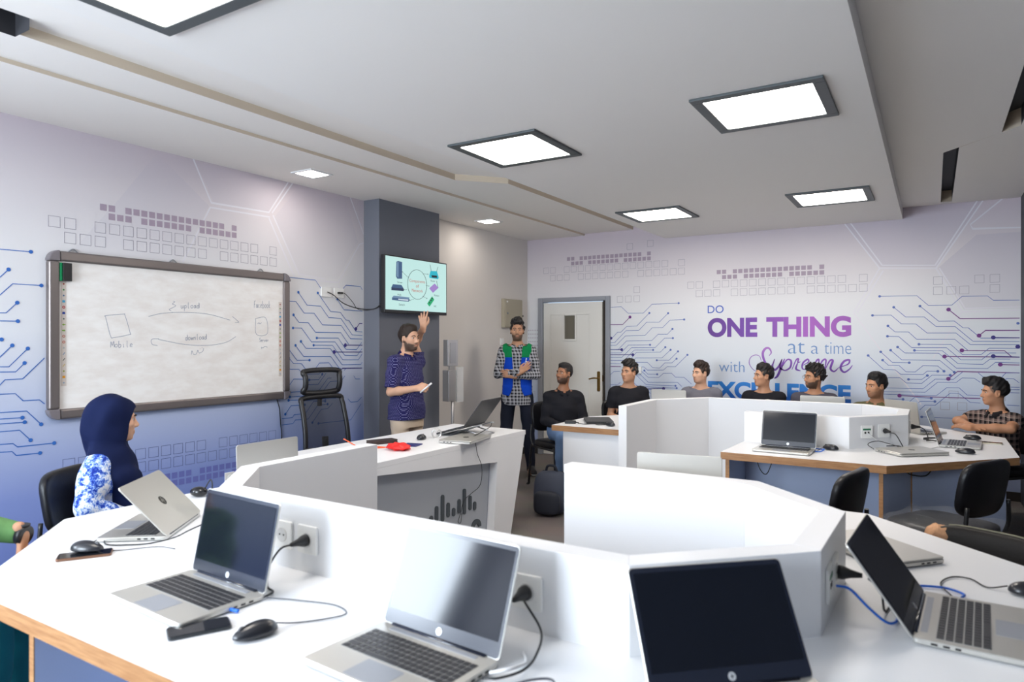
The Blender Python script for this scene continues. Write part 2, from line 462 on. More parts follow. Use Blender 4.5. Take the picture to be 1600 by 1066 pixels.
wl = MB()
LW = (-2.35, -.6)                                # window in the left wall, behind the camera's view
wl.box(XL - .12, XL, YR - .1, LW[0], 0, 3.0); wl.box(XL - .12, XL, LW[1], 4.776, 0, 3.0); wl.box(XL - .12, XL, LW[0], LW[1], 0, 1.3); wl.box(XL - .12, XL, LW[0], LW[1], 2.55, 3.0)
wl = struct(wl.build('wall_left', M_printL))
struct(MB().box(XL - .12, XL, 4.776, YB + .1, 0, 3.0).build('wall_alcove', M_cream))
# back wall with the doorway cut out
DX0, DX1, DZ = -4.36, -3.46, 2.0
wb = MB()
wb.box(XL, DX0, YB, YB + .14, 0, 3.0); wb.box(DX1, XR + .1, YB, YB + .14, 0, 3.0); wb.box(DX0, DX1, YB, YB + .14, DZ, 3.0)
wb = struct(wb.build('wall_back', M_printB))
struct(MB().box(XR, XR + .12, YR - .1, YB + .1, 0, 3.0).build('wall_right', mat('right_wall_paint', srgb(84, 86, 94), 0.8)))
# rear wall, behind the camera, with two windows
rw = MB()
WIN = [(-3.5, -1.5)]
xs = [XL] + [x for w in WIN for x in w] + [XR]
for i in range(0, len(xs), 2): rw.box(xs[i], xs[i + 1], YR - .14, YR, 0, 3.0)
for a, b in WIN: rw.box(a, b, YR - .14, YR, 0, 0.95); rw.box(a, b, YR - .14, YR, 2.55, 3.0)
struct(rw.build('wall_rear', mat('rear_wall_paint', srgb(170, 168, 170), 0.8)))
M_alu = mat('grey_aluminium', srgb(150, 154, 160), 0.4, metal=0.6)
M_glass = mat('window_glass', (0.9, 0.95, 1.0), 0.02, trans=1.0)
for i, (a, b) in enumerate(WIN):
    f = MB()
    f.box(a, a + .05, YR - .1, YR - .03, .95, 2.55); f.box(b - .05, b, YR - .1, YR - .03, .95, 2.55)
    f.box(a + .05, b - .05, YR - .1, YR - .03, .95, 1.0); f.box(a + .05, b - .05, YR - .1, YR - .03, 2.5, 2.55)
    f.box((a + b) / 2 - .03, (a + b) / 2 + .03, YR - .1, YR - .03, 1.0, 2.5)
    fr = struct(f.build('window_%d' % (i + 1), M_alu))
    g = MB(); g.box(a + .05, b - .05, YR - .075, YR - .065, 1.0, 2.5); g.build('glass', M_glass, fr)
a, b = LW
f = MB()
for q in ((a, a + .05, 1.3, 2.55), (b - .05, b, 1.3, 2.55), (a + .05, b - .05, 1.3, 1.35), (a + .05, b - .05, 2.5, 2.55), ((a + b) / 2 - .03, (a + b) / 2 + .03, 1.35, 2.5)): f.box(XL - .1, XL - .03, q[0], q[1], q[2], q[3])
fr = struct(f.build('window_2', M_alu))
g = MB(); g.box(XL - .075, XL - .065, a + .05, b - .05, 1.35, 2.5); g.build('glass', M_glass, fr)
# grey column on the left wall carrying the television; dark column at the right end of the back wall
struct(MB().box(XL, -4.405, 4.776, 5.69, 0, 2.95).build('wall_column', M_grey, bevel=.004))
struct(MB().box(.69, XR, 7.25, YB, 0, 2.95).build('wall_column_right', mat('dark_column_paint', srgb(52, 52, 60), .6)))

# ceiling: three levels stepping up from the left wall, a lowered central panel, slots on the right
cl = MB()
def ceil_poly(pts, z, mi=0): cl.poly([(p[0], p[1], z) for p in pts][::-1], mi)
y0, y1 = YR - .1, YB + .1
X1 = -3.76
ZM, ZH = 2.842, 2.892                            # middle and upper levels
S2 = [(-3.42, 1.42), (-3.42, 4.63), (-3.11, 4.98), (-3.11, y1)]
ceil_poly([(XL - .1, y0), (X1, y0), (X1, y1), (XL - .1, y1)], 2.82)
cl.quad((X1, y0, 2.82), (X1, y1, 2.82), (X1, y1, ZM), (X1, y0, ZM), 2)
ceil_poly([(X1, y0), (-3.46, y0), (-3.46, 1.42)] + S2 + [(X1, y1)], ZM)
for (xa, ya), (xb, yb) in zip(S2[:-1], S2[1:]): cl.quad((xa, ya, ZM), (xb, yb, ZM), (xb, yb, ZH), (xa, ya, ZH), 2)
ceil_poly([(-3.33, y0), (-2.6, y0), (-2.6, y1)] + S2[::-1] + [(-3.33, 1.42)], ZH)
# dark air slot at the near end
for q in [((-3.46, y0, ZM), (-3.46, 1.42, ZM), (-3.46, 1.42, 2.95), (-3.46, y0, 2.95)), ((-3.33, 1.42, ZH), (-3.33, y0, ZH), (-3.33, y0, 2.95), (-3.33, 1.42, 2.95)),
          ((-3.46, 1.42, ZM), (-3.33, 1.42, ZM), (-3.33, 1.42, 2.95), (-3.46, 1.42, 2.95)), ((-3.46, y0, 2.95), (-3.46, 1.42, 2.95), (-3.33, 1.42, 2.95), (-3.33, y0, 2.95))]:
    cl.quad(*q, mi=1)
# right-hand part with a zig-zag groove (dark air slots joined by a pale groove)
GL = [(.37, y0), (.37, 5.33), (.06, 5.70), (.06, 7.74)]
GR = [(.46, y0), (.46, 5.22), (.15, 5.60), (.15, 7.74)]
zc = 2.82
ceil_poly([(-.4, y0)] + GL + [(.06, y1), (-.4, y1)], zc)
ceil_poly(GR + [(.15, y1), (XR + .1, y1), (XR + .1, y0)], zc)
ceil_poly([(.06, 7.74), (.15, 7.74), (.15, y1), (.06, y1)], zc)
zt = 2.93
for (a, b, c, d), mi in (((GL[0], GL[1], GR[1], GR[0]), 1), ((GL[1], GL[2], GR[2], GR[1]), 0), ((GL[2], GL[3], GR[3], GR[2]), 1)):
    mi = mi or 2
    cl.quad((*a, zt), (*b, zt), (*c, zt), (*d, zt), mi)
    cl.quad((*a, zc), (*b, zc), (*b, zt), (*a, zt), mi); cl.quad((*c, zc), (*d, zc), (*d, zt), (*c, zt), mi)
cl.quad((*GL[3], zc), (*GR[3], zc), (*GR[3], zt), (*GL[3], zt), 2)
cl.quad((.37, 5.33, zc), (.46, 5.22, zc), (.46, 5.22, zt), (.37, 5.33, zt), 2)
M_risershade = mat('cream_riser_shade', srgb(206, 192, 172), .8)  # tan on step risers and groove faces: the steps' shade put into the colour
struct(cl.build('ceiling', [M_ceil, M_dark, M_risershade]))
struct(MB().box(-2.71, -.26, y0, YB, 2.705, 3.0).build('trim_1', M_soff))
struct(MB().box(XL - .1, XR + .1, y0, y1, 3.0, 3.1).build('ceiling_slab', M_ceil))

# baseboards
struct(MB().box(XL, XL + .015, 5.69, YB, 0, .085).build('baseboard_left', M_base))
bb = MB(); bb.box(XL + .015, -4.42, YB - .015, YB, 0, .085); bb.box(-3.41, .69, YB - .015, YB, 0, .085)
struct(bb.build('baseboard_back', M_base))

# ---- door with grey frame
M_frame = mat('grey_door_frame', srgb(148, 151, 158), .45, metal=.2)
M_door = mat('offwhite_door_paint', srgb(222, 220, 214), .5, bump=.03, bscale=80)
M_brass = mat('aged_brass', srgb(150, 118, 62), .3, metal=1.0)
fb = MB()
for x0, x1 in ((-4.425, DX0 + .005), (DX1 - .005, -3.405)): fb.box(x0, x1, YB - .035, YB + .12, 0, DZ + .045)
fb.box(DX0 + .005, DX1 - .005, YB - .035, YB + .12, DZ - .01, DZ + .045)
dfr = struct(fb.build('door_1', M_frame, bevel=.006))
dl = MB(); lx0, lx1 = DX0 + .012, DX1 - .055
zz0, zz1 = .012, DZ - .022; yf, yk = YB - .012, YB + .03
wx0, wx1, wz0, wz1 = -4.04, -3.89, 1.51, 1.81
for a, b, c, d in ((lx0, wx0, zz0, zz1), (wx1, lx1, zz0, zz1), (wx0, wx1, zz0, wz0), (wx0, wx1, wz1, zz1)): dl.box(a, b, yf, yk, c, d)
leaf = dl.build('door_leaf', M_door, dfr)
ml = MB()
def frame_rect(mb, x0, x1, z0, z1, w, ya, yb):
    mb.box(x0, x0 + w, ya, yb, z0, z1); mb.box(x1 - w, x1, ya, yb, z0, z1); mb.box(x0 + w, x1 - w, ya, yb, z0, z0 + w); mb.box(x0 + w, x1 - w, ya, yb, z1 - w, z1)
frame_rect(ml, lx0 + .09, lx1 - .17, .12, zz1 - .14, .018, yf - .008, yf)
frame_rect(ml, wx0 - .025, wx1 + .025, wz0 - .025, wz1 + .025, .025, yf - .012, yf)
ml.build('moulding', M_door, leaf, bevel=.003)
MB().box(wx0, wx1, yf + .012, yf + .018, wz0, wz1).build('vision_glass', mat('grey_brown_glass', srgb(104, 100, 88), .15), leaf)
MB().box(lx1, DX1 - .005, YB + .02, YB + .1, 0, DZ - .01).build('door_gap', mat('dark_brown_gap', (.03, .018, .012), .7), dfr)
hb = MB(); hx = lx1 - .045
hb.rbox(hx - .02, hx + .02, -.125, .125, 0, .008, .012, M=Matrix.Translation((0, yf, .98)) @ Matrix.Rotation(R(90), 4, 'X'))
hb.tube([(hx, yf, 1.02), (hx, yf - .05, 1.02)], .009); hb.tube(catmull([(hx, yf - .045, 1.02), (hx - .05, yf - .05, 1.022), (hx - .115, yf - .045, 1.008)]), .009)
hb.tube([(hx, yf, .93), (hx, yf - .012, .93)], .009)
hb.build('door_handle', M_brass, dfr)
lk = MB(); lk.box(lx1 - .002, lx1 + .004, yf + .005, yf + .028, .98, 1.06); lk.build('latch_plate', M_brass, leaf)

# ------------------------------------------------------------------ printed mural on the walls
PB = lambda x, z: (x, YB - .0015, z)
PL = lambda y, z: (XL + .0015, y, z)
M_cb = mat('print_blue', srgb(92, 114, 182), .55); M_cp = mat('print_purple', srgb(112, 50, 130), .55); M_cn = mat('print_navy', srgb(58, 48, 128), .55)
M_cb2 = mat('print_bright_blue', srgb(46, 104, 186), .55)
M_sq = mat('print_mauve', srgb(170, 154, 170), .6); M_ol = mat('print_grey_line', srgb(150, 146, 160), .6); M_sqb = mat('print_blue_square', srgb(104, 112, 182), .6); M_olb = mat('print_slate_line', srgb(92, 104, 150), .6)
M_hex = mat('print_white_line', srgb(226, 224, 231), .6)
def circuits(name, data, place, parent, lw, dr, blue):
    mb = MB()
    for i, (fl, *p) in enumerate(data):
        p = p if not isinstance(p[0], (list, tuple)) else p[0]
        pts = [(p[k], p[k + 1]) for k in range(0, len(p), 2)]
        mi = {'b': 0, 'p': 1, 'n': 2}[fl[0]]
        th = lw * (1.5 if mi else 1)
        dp = (i % 7) * .00012
        pl = lambda a, b, dp=dp: tuple(Vector(place(a, b)) + Vector(place.off) * dp)
        if len(pts) > 1: strip(mb, pts, th, pl, mi)
        r = dr * (1.5 if mi else 1)
        pl = lambda a, b, dp=dp: tuple(Vector(place(a, b)) + Vector(place.off) * (dp + .001))
        if 's' in fl: disc(mb, pts[0], r, pl, mi)
        if 'e' in fl: disc(mb, pts[-1], r, pl, mi)
    return mb.build(name, [blue, M_cp, M_cn], parent)
class Place:
    def __init__(s, f, off): s.f = f; s.off = off
    def __call__(s, a, b): return s.f(a, b)
placeB = Place(PB, (0, -1, 0)); placeL = Place(PL, (1, 0, 0))
struct(circuits('printed_circuit', CIRC_B, placeB, wb, .0052, .0125, M_cb))
struct(circuits('printed_circuit', CIRC_L, placeL, wl, .0052, .0118, M_cb2))
ROW0 = [0, 1] + list(range(3, 17)) + [18]
ROW1 = [1, 2, 3] + list(range(5, 12)) + list(range(13, 19))
def squares(mb, x0, ztop, p, s, place, fill, mi, order=(0, 1), lw=.0028):
    for r in (0, 1):
        for k in (ROW0, ROW1)[order[r]]:
            x = x0 + k * p; z1 = ztop - r * p; z0 = z1 - s
            if fill: mb.quad(place(x, z0), place(x + s, z0), place(x + s, z1), place(x, z1), mi)
            else: sq_outline(mb, x, z0, s, place, mi, lw)
def sq_outline(mb, x, z0, s, place, mi, lw=.0028):
    x1 = x + s; z1 = z0 + s
    for a, b, c, d in ((x, x1, z0, z0 + lw), (x, x1, z1 - lw, z1), (x, x + lw, z0 + lw, z1 - lw), (x1 - lw, x1, z0 + lw, z1 - lw)):
        mb.quad(place(a, c), place(b, c), place(b, d), place(a, d), mi)
sb = MB()
squares(sb, -4.011, 2.561, .060, .046, PB, True, 0); squares(sb, -4.355, 2.443, .1004, .077, PB, False, 1)
squares(sb, -2.10, 2.294, .0598, .046, PB, True, 0); squares(sb, -2.438, 2.173, .0994, .077, PB, False, 1)
for x, z in ((.0, 2.04), (.0, 1.94), (.11, 1.94), (.215, 1.94), (.335, 2.04), (.455, 2.04), (.455, 1.945), (-3.32, 1.96), (-3.21, 1.96), (-3.10, 1.96), (-3.10, 2.07), (-3.19, 2.6), (-2.93, 2.62),
             (.13, .93), (.06, .82), (.20, .82), (.50, .93), (.50, .80), (-4.56, .74)): sq_outline(sb, x, z, .077, PB, 1)
for r in range(7):
    for c in range(6): sb.quad(PB(-4.585 + c * .032, 1.62 - r * .05), PB(-4.573 + c * .032, 1.62 - r * .05), PB(-4.573 + c * .032, 1.632 - r * .05), PB(-4.585 + c * .032, 1.632 - r * .05), 0)
struct(sb.build('printed_squares', [M_sq, M_ol], wb))
sl = MB()
squares(sl, 2.366, 2.384, .0543, .042, PL, True, 0); squares(sl, 2.061, 2.262, .0908, .069, PL, False, 1)
squares(sl, 2.366, .555, .0543, .042, PL, True, 2, (1, 0)); squares(sl, 2.05, .757, .0908, .072, PL, False, 3, (1, 0))
struct(sl.build('printed_squares', [M_sq, M_ol, M_sqb, M_olb], wl))
# pale hexagon outlines and soft facets
hx_ = MB()
def hexlines(segs, place, w=.012):
    for sgm in segs: strip(hx_, sgm, w, place, 0)
PBh = lambda x, z: (x, YB - .0008, z); PLh = lambda y, z: (XL + .0008, y, z)
hexlines([[(-.86, 2.82), (-.463, 2.227), (.023, 2.2), (.40, 2.82)], [(-.80, 2.82), (-.44, 2.255), (.015, 2.228), (.355, 2.82)], [(-.463, 2.227), (-.70, 1.78), (-.36, 1.25), (-.1, .86)], [(-.43, 2.2), (-.665, 1.78)],
          [(.023, 2.2), (.236, 1.769), (.69, 1.775)], [(.05, 2.2), (.262, 1.80), (.69, 1.806)], [(.236, 1.769), (.0, 1.32)], [(.55, 2.82), (.30, 2.60), (.32, 2.56), (.69, 2.54)]], PBh)
struct(hx_.build('printed_hexagons', M_hex, wb))
hx_ = MB()
hexlines([[(3.023, 2.82), (3.169, 2.526), (3.69, 2.537), (3.885, 2.82)], [(3.70, 2.50), (3.16, 2.49), (2.94, 2.06)], [(3.73, 2.52), (4.0, 2.06), (4.3, 2.04)], [(3.69, 2.49), (3.95, 2.03)], [(3.72, 2.537), (3.93, 2.82)],
          [(4.60, 2.82), (4.776, 2.50)], [(4.05, 2.02), (4.45, 2.02), (4.72, 2.40), (4.776, 2.42)], [(4.45, 2.0), (4.75, 1.55)]], PLh)
struct(hx_.build('printed_hexagons', M_hex, wl))
fa = MB()
for pts in ([(-.86, 2.82), (-.46, 2.24), (.02, 2.21), (.40, 2.82)], [(.25, 1.79), (.69, 1.79), (.69, 2.5), (.35, 2.5), (.04, 2.2)]): fa.poly([PB(x, z + 0) for x, z in pts], 0)
for v in range(len(fa.v)): fa.v[v] = (fa.v[v][0], YB - .0004, fa.v[v][2])
fl_ = MB()
struct(fa.build('printed_facets', ramp_mat('print_facet', 'Z', [(1.7, srgb(221, 220, 224)), (2.8, srgb(200, 190, 201))], .6), wb))
fa = MB()
for pts in ([(3.05, 2.80), (3.19, 2.53), (3.68, 2.54), (3.86, 2.80)], [(2.75, 2.80), (3.15, 2.50), (2.92, 2.06), (2.2, 2.06), (2.5, 2.45)], [(3.97, 2.78), (3.74, 2.50), (4.02, 2.05), (4.44, 2.05), (4.70, 2.42), (4.55, 2.78)]): fa.poly([(XL + .0004, y, z) for y, z in pts], 0)
struct(fa.build('printed_facets', ramp_mat('print_facet_left', 'Z', [(2.0, srgb(225, 224, 227)), (2.8, srgb(201, 191, 200))], .6), wl))
# lettering
M_tdo = mat('print_letter_blue', srgb(70, 100, 190), .55)
M_tone = ramp_mat('print_letter_purple', 'X', [(-2.2, srgb(96, 50, 140)), (-1.75, srgb(116, 66, 166)), (-1.1, srgb(168, 96, 190)), (-.72, srgb(156, 88, 178))], .55)
M_tlight = mat('print_letter_pale_blue', srgb(104, 142, 196), .55)
M_tex = ramp_mat('print_letter_bright_blue', 'Z', [(.84, srgb(8, 84, 182)), (1.02, srgb(20, 122, 205))], .55)
lt = MB()
fit_text(lt, 'DO', -2.203, -2.022, 1.804, 1.892, PB, 0, .004)
fit_text(lt, 'ONE', -2.203, -1.655, 1.53, 1.75, PB, 1, .045)
fit_text(lt, 'THING', -1.56, -.721, 1.53, 1.75, PB, 1, .045)
fit_text(lt, 'at', -1.336, -1.165, 1.352, 1.474, PB, 2, -.012)
fit_text(lt, 'a', -1.105, -1.03, 1.352, 1.437, PB, 2, -.012)
fit_text(lt, 'time', -.975, -.721, 1.352, 1.474, PB, 2, -.012)
fit_text(lt, 'with', -2.074, -1.792, 1.137, 1.258, PB, 2, -.008)
fit_text(lt, 'EXCELLENCE', -2.2, -.722, .838, 1.03, PB, 3, .045)
# 'Supreme' in copperplate script, drawn as swelling strokes (units: metres on the wall)
def script(strokes, place, mi):
    for pts, w0, w1 in strokes:
        c = catmull([(p[0], p[1], 0) for p in pts], 8); n = len(c)
        strip(lt, [(p.x, p.y) for p in c], [w0 + (w1 - w0) * math.sin(PI * k / (n - 1)) for k in range(n)], place, mi)
def sx(x): return -2.31 + (x / 1600) * 1.745 + .02 * 0
def sz(y, x=800): return 1.525 - (y / 677) * .735
def SP(*a): return [(sx(a[i]), sz(a[i + 1])) for i in range(0, len(a), 2)]
script([(SP(715, 185, 735, 150, 715, 110, 680, 112, 655, 155, 662, 215, 690, 285, 680, 340, 625, 360), .006, .026),
        (SP(625, 360, 560, 325, 522, 265, 535, 205, 580, 178, 622, 190, 640, 235), .005, .008),
        (SP(700, 330, 745, 270, 768, 215), .005, .007), (SP(768, 215, 748, 290, 770, 325, 805, 290, 838, 215), .008, .022), (SP(838, 215, 818, 300, 850, 322), .008, .02),
        (SP(862, 212, 830, 300, 795, 385, 765, 412), .010, .026), (SP(840, 290, 885, 222, 922, 232, 915, 295, 870, 328, 830, 318), .006, .02),
        (SP(930, 320, 968, 225, 990, 212, 985, 245, 1010, 240), .006, .016), (SP(985, 245, 968, 310, 1010, 330), .008, .02),
        (SP(1030, 275, 1082, 240, 1072, 215, 1030, 255, 1030, 310, 1090, 310), .006, .018),
        (SP(1120, 330, 1150, 235, 1175, 220, 1165, 325), .006, .018), (SP(1165, 325, 1205, 230, 1238, 220, 1225, 325), .006, .018), (SP(1225, 325, 1270, 228, 1298, 225, 1278, 300, 1310, 328, 1350, 290), .006, .022),
        (SP(1350, 290, 1430, 255, 1440, 215, 1395, 230, 1365, 290, 1395, 333, 1440, 305, 1468, 265), .006, .022)], PB, 4)
M_scr = ramp_mat('print_script_violet', 'Z', [(1.05, srgb(66, 46, 140)), (1.25, srgb(128, 74, 178)), (1.42, srgb(176, 120, 200))], .55)
struct(lt.build('printed_lettering', [M_tdo, M_tone, M_tlight, M_tex, M_scr], wb))

# ------------------------------------------------------------------ lamps in the ceiling
M_lampframe = mat('dark_grey_lamp_frame', srgb(72, 78, 80), .45)
M_diff = mat('lit_diffuser', (1, 1, 1), .5, emit=(1.0, .92, .83), estr=PANEL_STRENGTH)
M_down = mat('lit_downlight', (1, 1, 1), .5, emit=(1.0, .92, .84), estr=DOWNLIGHT_STRENGTH)
M_rim = mat('white_lamp_rim', (.8, .8, .8), .4)
panel_src = None
LP = [(-2.245, 3.69, 'third lamp in depth, left row of the lowered ceiling, above the instructor desk'), (-.735, 3.69, 'nearest lamp in the right row, above the gap between the desk islands'),
      (-2.245, 6.30, 'farthest lamp of the left row, near the printed back wall'), (-.735, 6.30, 'farthest lamp of the right row, above the far desk island'),
      (-2.245, 1.27, 'nearest lamp at the top left, cut by the photo edge')]
LPL = ['square ceiling lamp with dark frame on the lowered ceiling, middle one of the left row', 'large square ceiling lamp with dark frame, nearer one of the right row',
       'square dark-framed ceiling lamp close to the back wall, far end of left row', 'square ceiling lamp with dark frame close to the back wall, far end of right row',
       'dark-framed square ceiling lamp cut off by the top edge of the photo']
for (x, y, _), lab in zip(LP, LPL):
    if panel_src is None:
        t = thing('ceiling_lamp', lab, 'lamp', (x, y, 2.705), 0, 'square framed ceiling lamps')
        f = MB(); z = -.014
        for a, b, c, d in ((-.31, .31, -.31, -.255), (-.31, .31, .255, .31), (-.31, -.255, -.255, .255), (.255, .31, -.255, .255)): f.box(a, b, c, d, z, 0)
        f.build('frame', M_lampframe, t, bevel=.003)
        MB().rbox(-.255, .255, -.255, .255, -.009, -.002, .02).build('diffuser', M_diff, t)
        panel_src = t
    else:
        t = copy_tree(panel_src); t.location = (x, y, 2.705); t['label'] = lab
dn = None
for x, y, lab in ((-4.19, 3.775, 'small square recessed downlight in the ceiling edge above the whiteboard side'), (-4.205, 6.325, 'small square recessed downlight in front of the cream alcove wall')):
    if dn is None:
        t = thing('downlight', lab, 'lamp', (x, y, 2.82), 0, 'small square downlights')
        f = MB()
        frame = ((-.115, .115, -.115, -.09), (-.115, .115, .09, .115), (-.115, -.09, -.09, .09), (.09, .115, -.09, .09))
        for a, b, c, d in frame: f.box(a, b, c, d, -.008, 0)
        f.build('rim', M_rim, t); MB().rbox(-.09, .09, -.09, .09, -.006, -.001, .015).build('diffuser', M_down, t); dn = t
    else:
        t = copy_tree(dn); t.location = (x, y, 2.82); t['label'] = lab

# ================================================================== FURNITURE
def wood_mat():
    m, nt, b = new_mat('beech_edge_band')
    tc = nt.nodes.new('ShaderNodeTexCoord'); mp = nt.nodes.new('ShaderNodeMapping'); mp.inputs['Scale'].default_value = (6, 6, 90)
    n = nt.nodes.new('ShaderNodeTexNoise'); n.inputs['Scale'].default_value = 2; n.inputs['Detail'].default_value = 6
    cr = nt.nodes.new('ShaderNodeValToRGB')
    cr.color_ramp.elements[0].color = (*srgb(150, 105, 66), 1); cr.color_ramp.elements[1].color = (*srgb(180, 136, 92), 1)
    cr.color_ramp.elements[0].position = .3; cr.color_ramp.elements[1].position = .7
    nt.links.new(tc.outputs['Object'], mp.inputs[0]); nt.links.new(mp.outputs[0], n.inputs['Vector']); nt.links.new(n.outputs['Fac'], cr.inputs[0]); nt.links.new(cr.outputs[0], b.inputs['Base Color'])
    b.inputs['Roughness'].default_value = .45
    return m
M_wood = wood_mat()
M_panel = mat('blue_grey_laminate', srgb(188, 202, 230), .45, spec=.4)
M_socket = mat('white_socket_plastic', (.86, .86, .84), .3)
M_black = mat('black_plastic', (.012, .012, .014), .4)
M_screwgrey = mat('dark_hole', (.02, .02, .02), .8)
M_green = mat('green_label', srgb(10, 110, 70), .5)
M_blueport = mat('blue_plug', srgb(10, 90, 200), .4)

def socket_plate(parent, p, ang, schuko=True):
    """wall socket: p = centre on the face, ang = direction (deg) the face looks"""
    M = Matrix.Translation(p) @ Matrix.Rotation(R(ang), 4, 'Z') @ Matrix.Rotation(R(90), 4, 'Y') @ Matrix.Rotation(R(90), 4, 'Z')
    b = MB(); b.rbox(-.045, .045, -.045, .045, 0, .009, .006, 0, M, 3, .002)
    o = b.build('socket_plate', M_socket, parent)
    c = MB()
    if schuko:
        c.lathe([(.024, .0092), (.024, .0105), (.0205, .0105), (.019, .0095)], (0, 0, 0), 24, 0, M)
        for sx_ in (-.0095, .0095): c.lathe([(.003, .0094), (.003, .0108)], (sx_, 0, 0), 10, 1, M)
        c.build('socket_well', [mat('socket_well_plastic', (.7, .7, .69), .35), M_screwgrey], o)
    else:
        c.box(-.03, .03, .012, .024, .009, .0098, 0, M); c.box(-.018, -.006, -.012, .002, .009, .0105, 1, M); c.box(.006, .018, -.012, .002, .009, .0105, 1, M)
        c.build('data_port', [M_green, M_screwgrey], o)
    return o

def island(name, label, P, I, Q, split, panels, sockets, extra=None):
    t = thing(name, label, 'desk', (0, 0, 0), 0, 'laptop desk islands')
    n = len(P)
    for k in range(n - 1):
        segs = [((P[k], P[k + 1]), (I[k], I[k + 1]), (Q[k], Q[k + 1]))]
        if k in split:
            x, qx = split[k]
            def at(a, b, x): f = (x - a[0]) / (b[0] - a[0]); return (x, a[1] + (b[1] - a[1]) * f)
            pm, im, qm = at(P[k], P[k + 1], x), at(I[k], I[k + 1], x), at(Q[k], Q[k + 1], qx)
            segs = [((P[k], pm), (I[k], im), (Q[k], qm)), ((pm, P[k + 1]), (im, I[k + 1]), (qm, Q[k + 1]))]
        for (p0, p1), (i0, i1), (q0, q1) in segs:
            MB().prism([p0, p1, i1, i0], .0, .967).build('partition_panel', M_white, t, bevel=.0018)
            if k == 0 and extra: p0 = extra
            MB().prism([q0, q1, p1, p0], .702, .75, 0, 1, mi_bot=0).build('worktop', [M_white, M_wood], t)
    for a, b, lab in panels:
        a = Vector(a); b = Vector(b); d = (b - a).normalized(); nn = Vector((-d.y, d.x)) * .0125
        pn = MB().prism([tuple(a + nn), tuple(b + nn), tuple(b - nn), tuple(a - nn)], .0, .702, 0, 0)
        e = a + d * .004
        o = pn.build('support_panel', M_panel, t)
        ed = MB().prism([tuple(a + nn - d * .003), tuple(a + nn), tuple(a - nn), tuple(a - nn - d * .003)], .0, .702)
        ed.build('edge_band', M_wood, o)
    for p, ang, sch in sockets: socket_plate(t, p, ang, sch)
    return t
PA = [(-2.485, 2.60), (-2.485, 1.85), (-2.185, 1.53), (-.61, 1.515), (-.24, 1.875), (-.23, 2.345), (-.56, 2.68), (-1.345, 2.68)]
IA = [(-2.41, 2.60), (-2.41, 1.885), (-2.15, 1.605), (-.64, 1.59), (-.315, 1.905), (-.305, 2.315), (-.595, 2.605), (-1.345, 2.605)]
QA = [(-3.09, 2.60), (-3.09, 1.445), (-2.464, .885), (-.33, .885), (.39, 1.58), (.39, 2.68), (-.24, 3.31), (-1.345, 3.31)]
fa_ = -90.5
islA = island('desk_island', 'large white horseshoe desk island in the foreground with low partition and beech edges', PA, IA, QA, {2: (-1.387, -1.41)},
    [((-2.12, .91), (-2.12, 1.45), ''), ((-1.41, .92), (-1.40, 1.48), ''), ((-.37, .93), (-.60, 1.47), ''), ((.34, 1.62), (-.2, 1.89), ''), ((.36, 2.42), (-.2, 2.33), ''), ((-.26, 3.26), (-.54, 2.72), ''), ((-1.33, 3.26), (-1.33, 2.72), ''), ((-3.03, 1.46), (-2.53, 1.83), ''), ((-3.03, 2.57), (-2.53, 2.57), ''),
     ((-2.3, 1.47), (-.7, 1.455), ''), ((-.5, 2.74), (-1.3, 2.74), '')],
    [((-1.709, 1.525, .858), fa_, True), ((-1.828, 1.526, .858), fa_, True), ((-.888, 1.5175, .852), fa_, True),
     ((-.2387, 1.985, .855), 1, False), ((-.2365, 2.09, .855), 1, True)])
PBk = [(-2.165, 5.15), (-2.165, 5.87), (-1.79, 6.36), (-.47, 6.36), (-.15, 6.05), (-.15, 5.60), (-.49, 5.2), (-1.19, 5.2)]
IBk = [(-2.095, 5.15), (-2.095, 5.84), (-1.755, 6.285), (-.5, 6.285), (-.225, 6.02), (-.225, 5.63), (-.525, 5.275), (-1.19, 5.275)]
QBk = [(-2.86, 5.30), (-2.86, 6.10), (-2.17, 7.0), (-.10, 7.0), (.47, 6.42), (.47, 5.39), (-.235, 4.62), (-1.21, 4.62)]
islB = island('desk_island', 'white horseshoe desk island farther back, below the printed lettering, with beech edges', PBk, IBk, QBk, {2: (-.96, -.96)},
    [((-1.175, 4.66), (-1.175, 5.19), ''), ((-.265, 4.66), (-.13, 4.97), ''), ((-.12, 4.97), (.40, 5.53), ''), ((-.27, 5.13), (-1.16, 5.13), ''), ((-.13, 6.94), (-.45, 6.40), ''), ((-2.80, 6.08), (-2.2, 5.9), '')],
    [((-.395, 5.3118, .862), -49.6, False), ((-.297, 5.427, .864), -49.6, True), ((-.15, 5.83, .86), 0, True)], extra=(-2.165, 5.30))
# front panel closing the left wing of the far island
MB().box(-2.77, -2.166, 5.345, 5.37, 0, .702).build('front_panel', M_white, islB, bevel=.002)

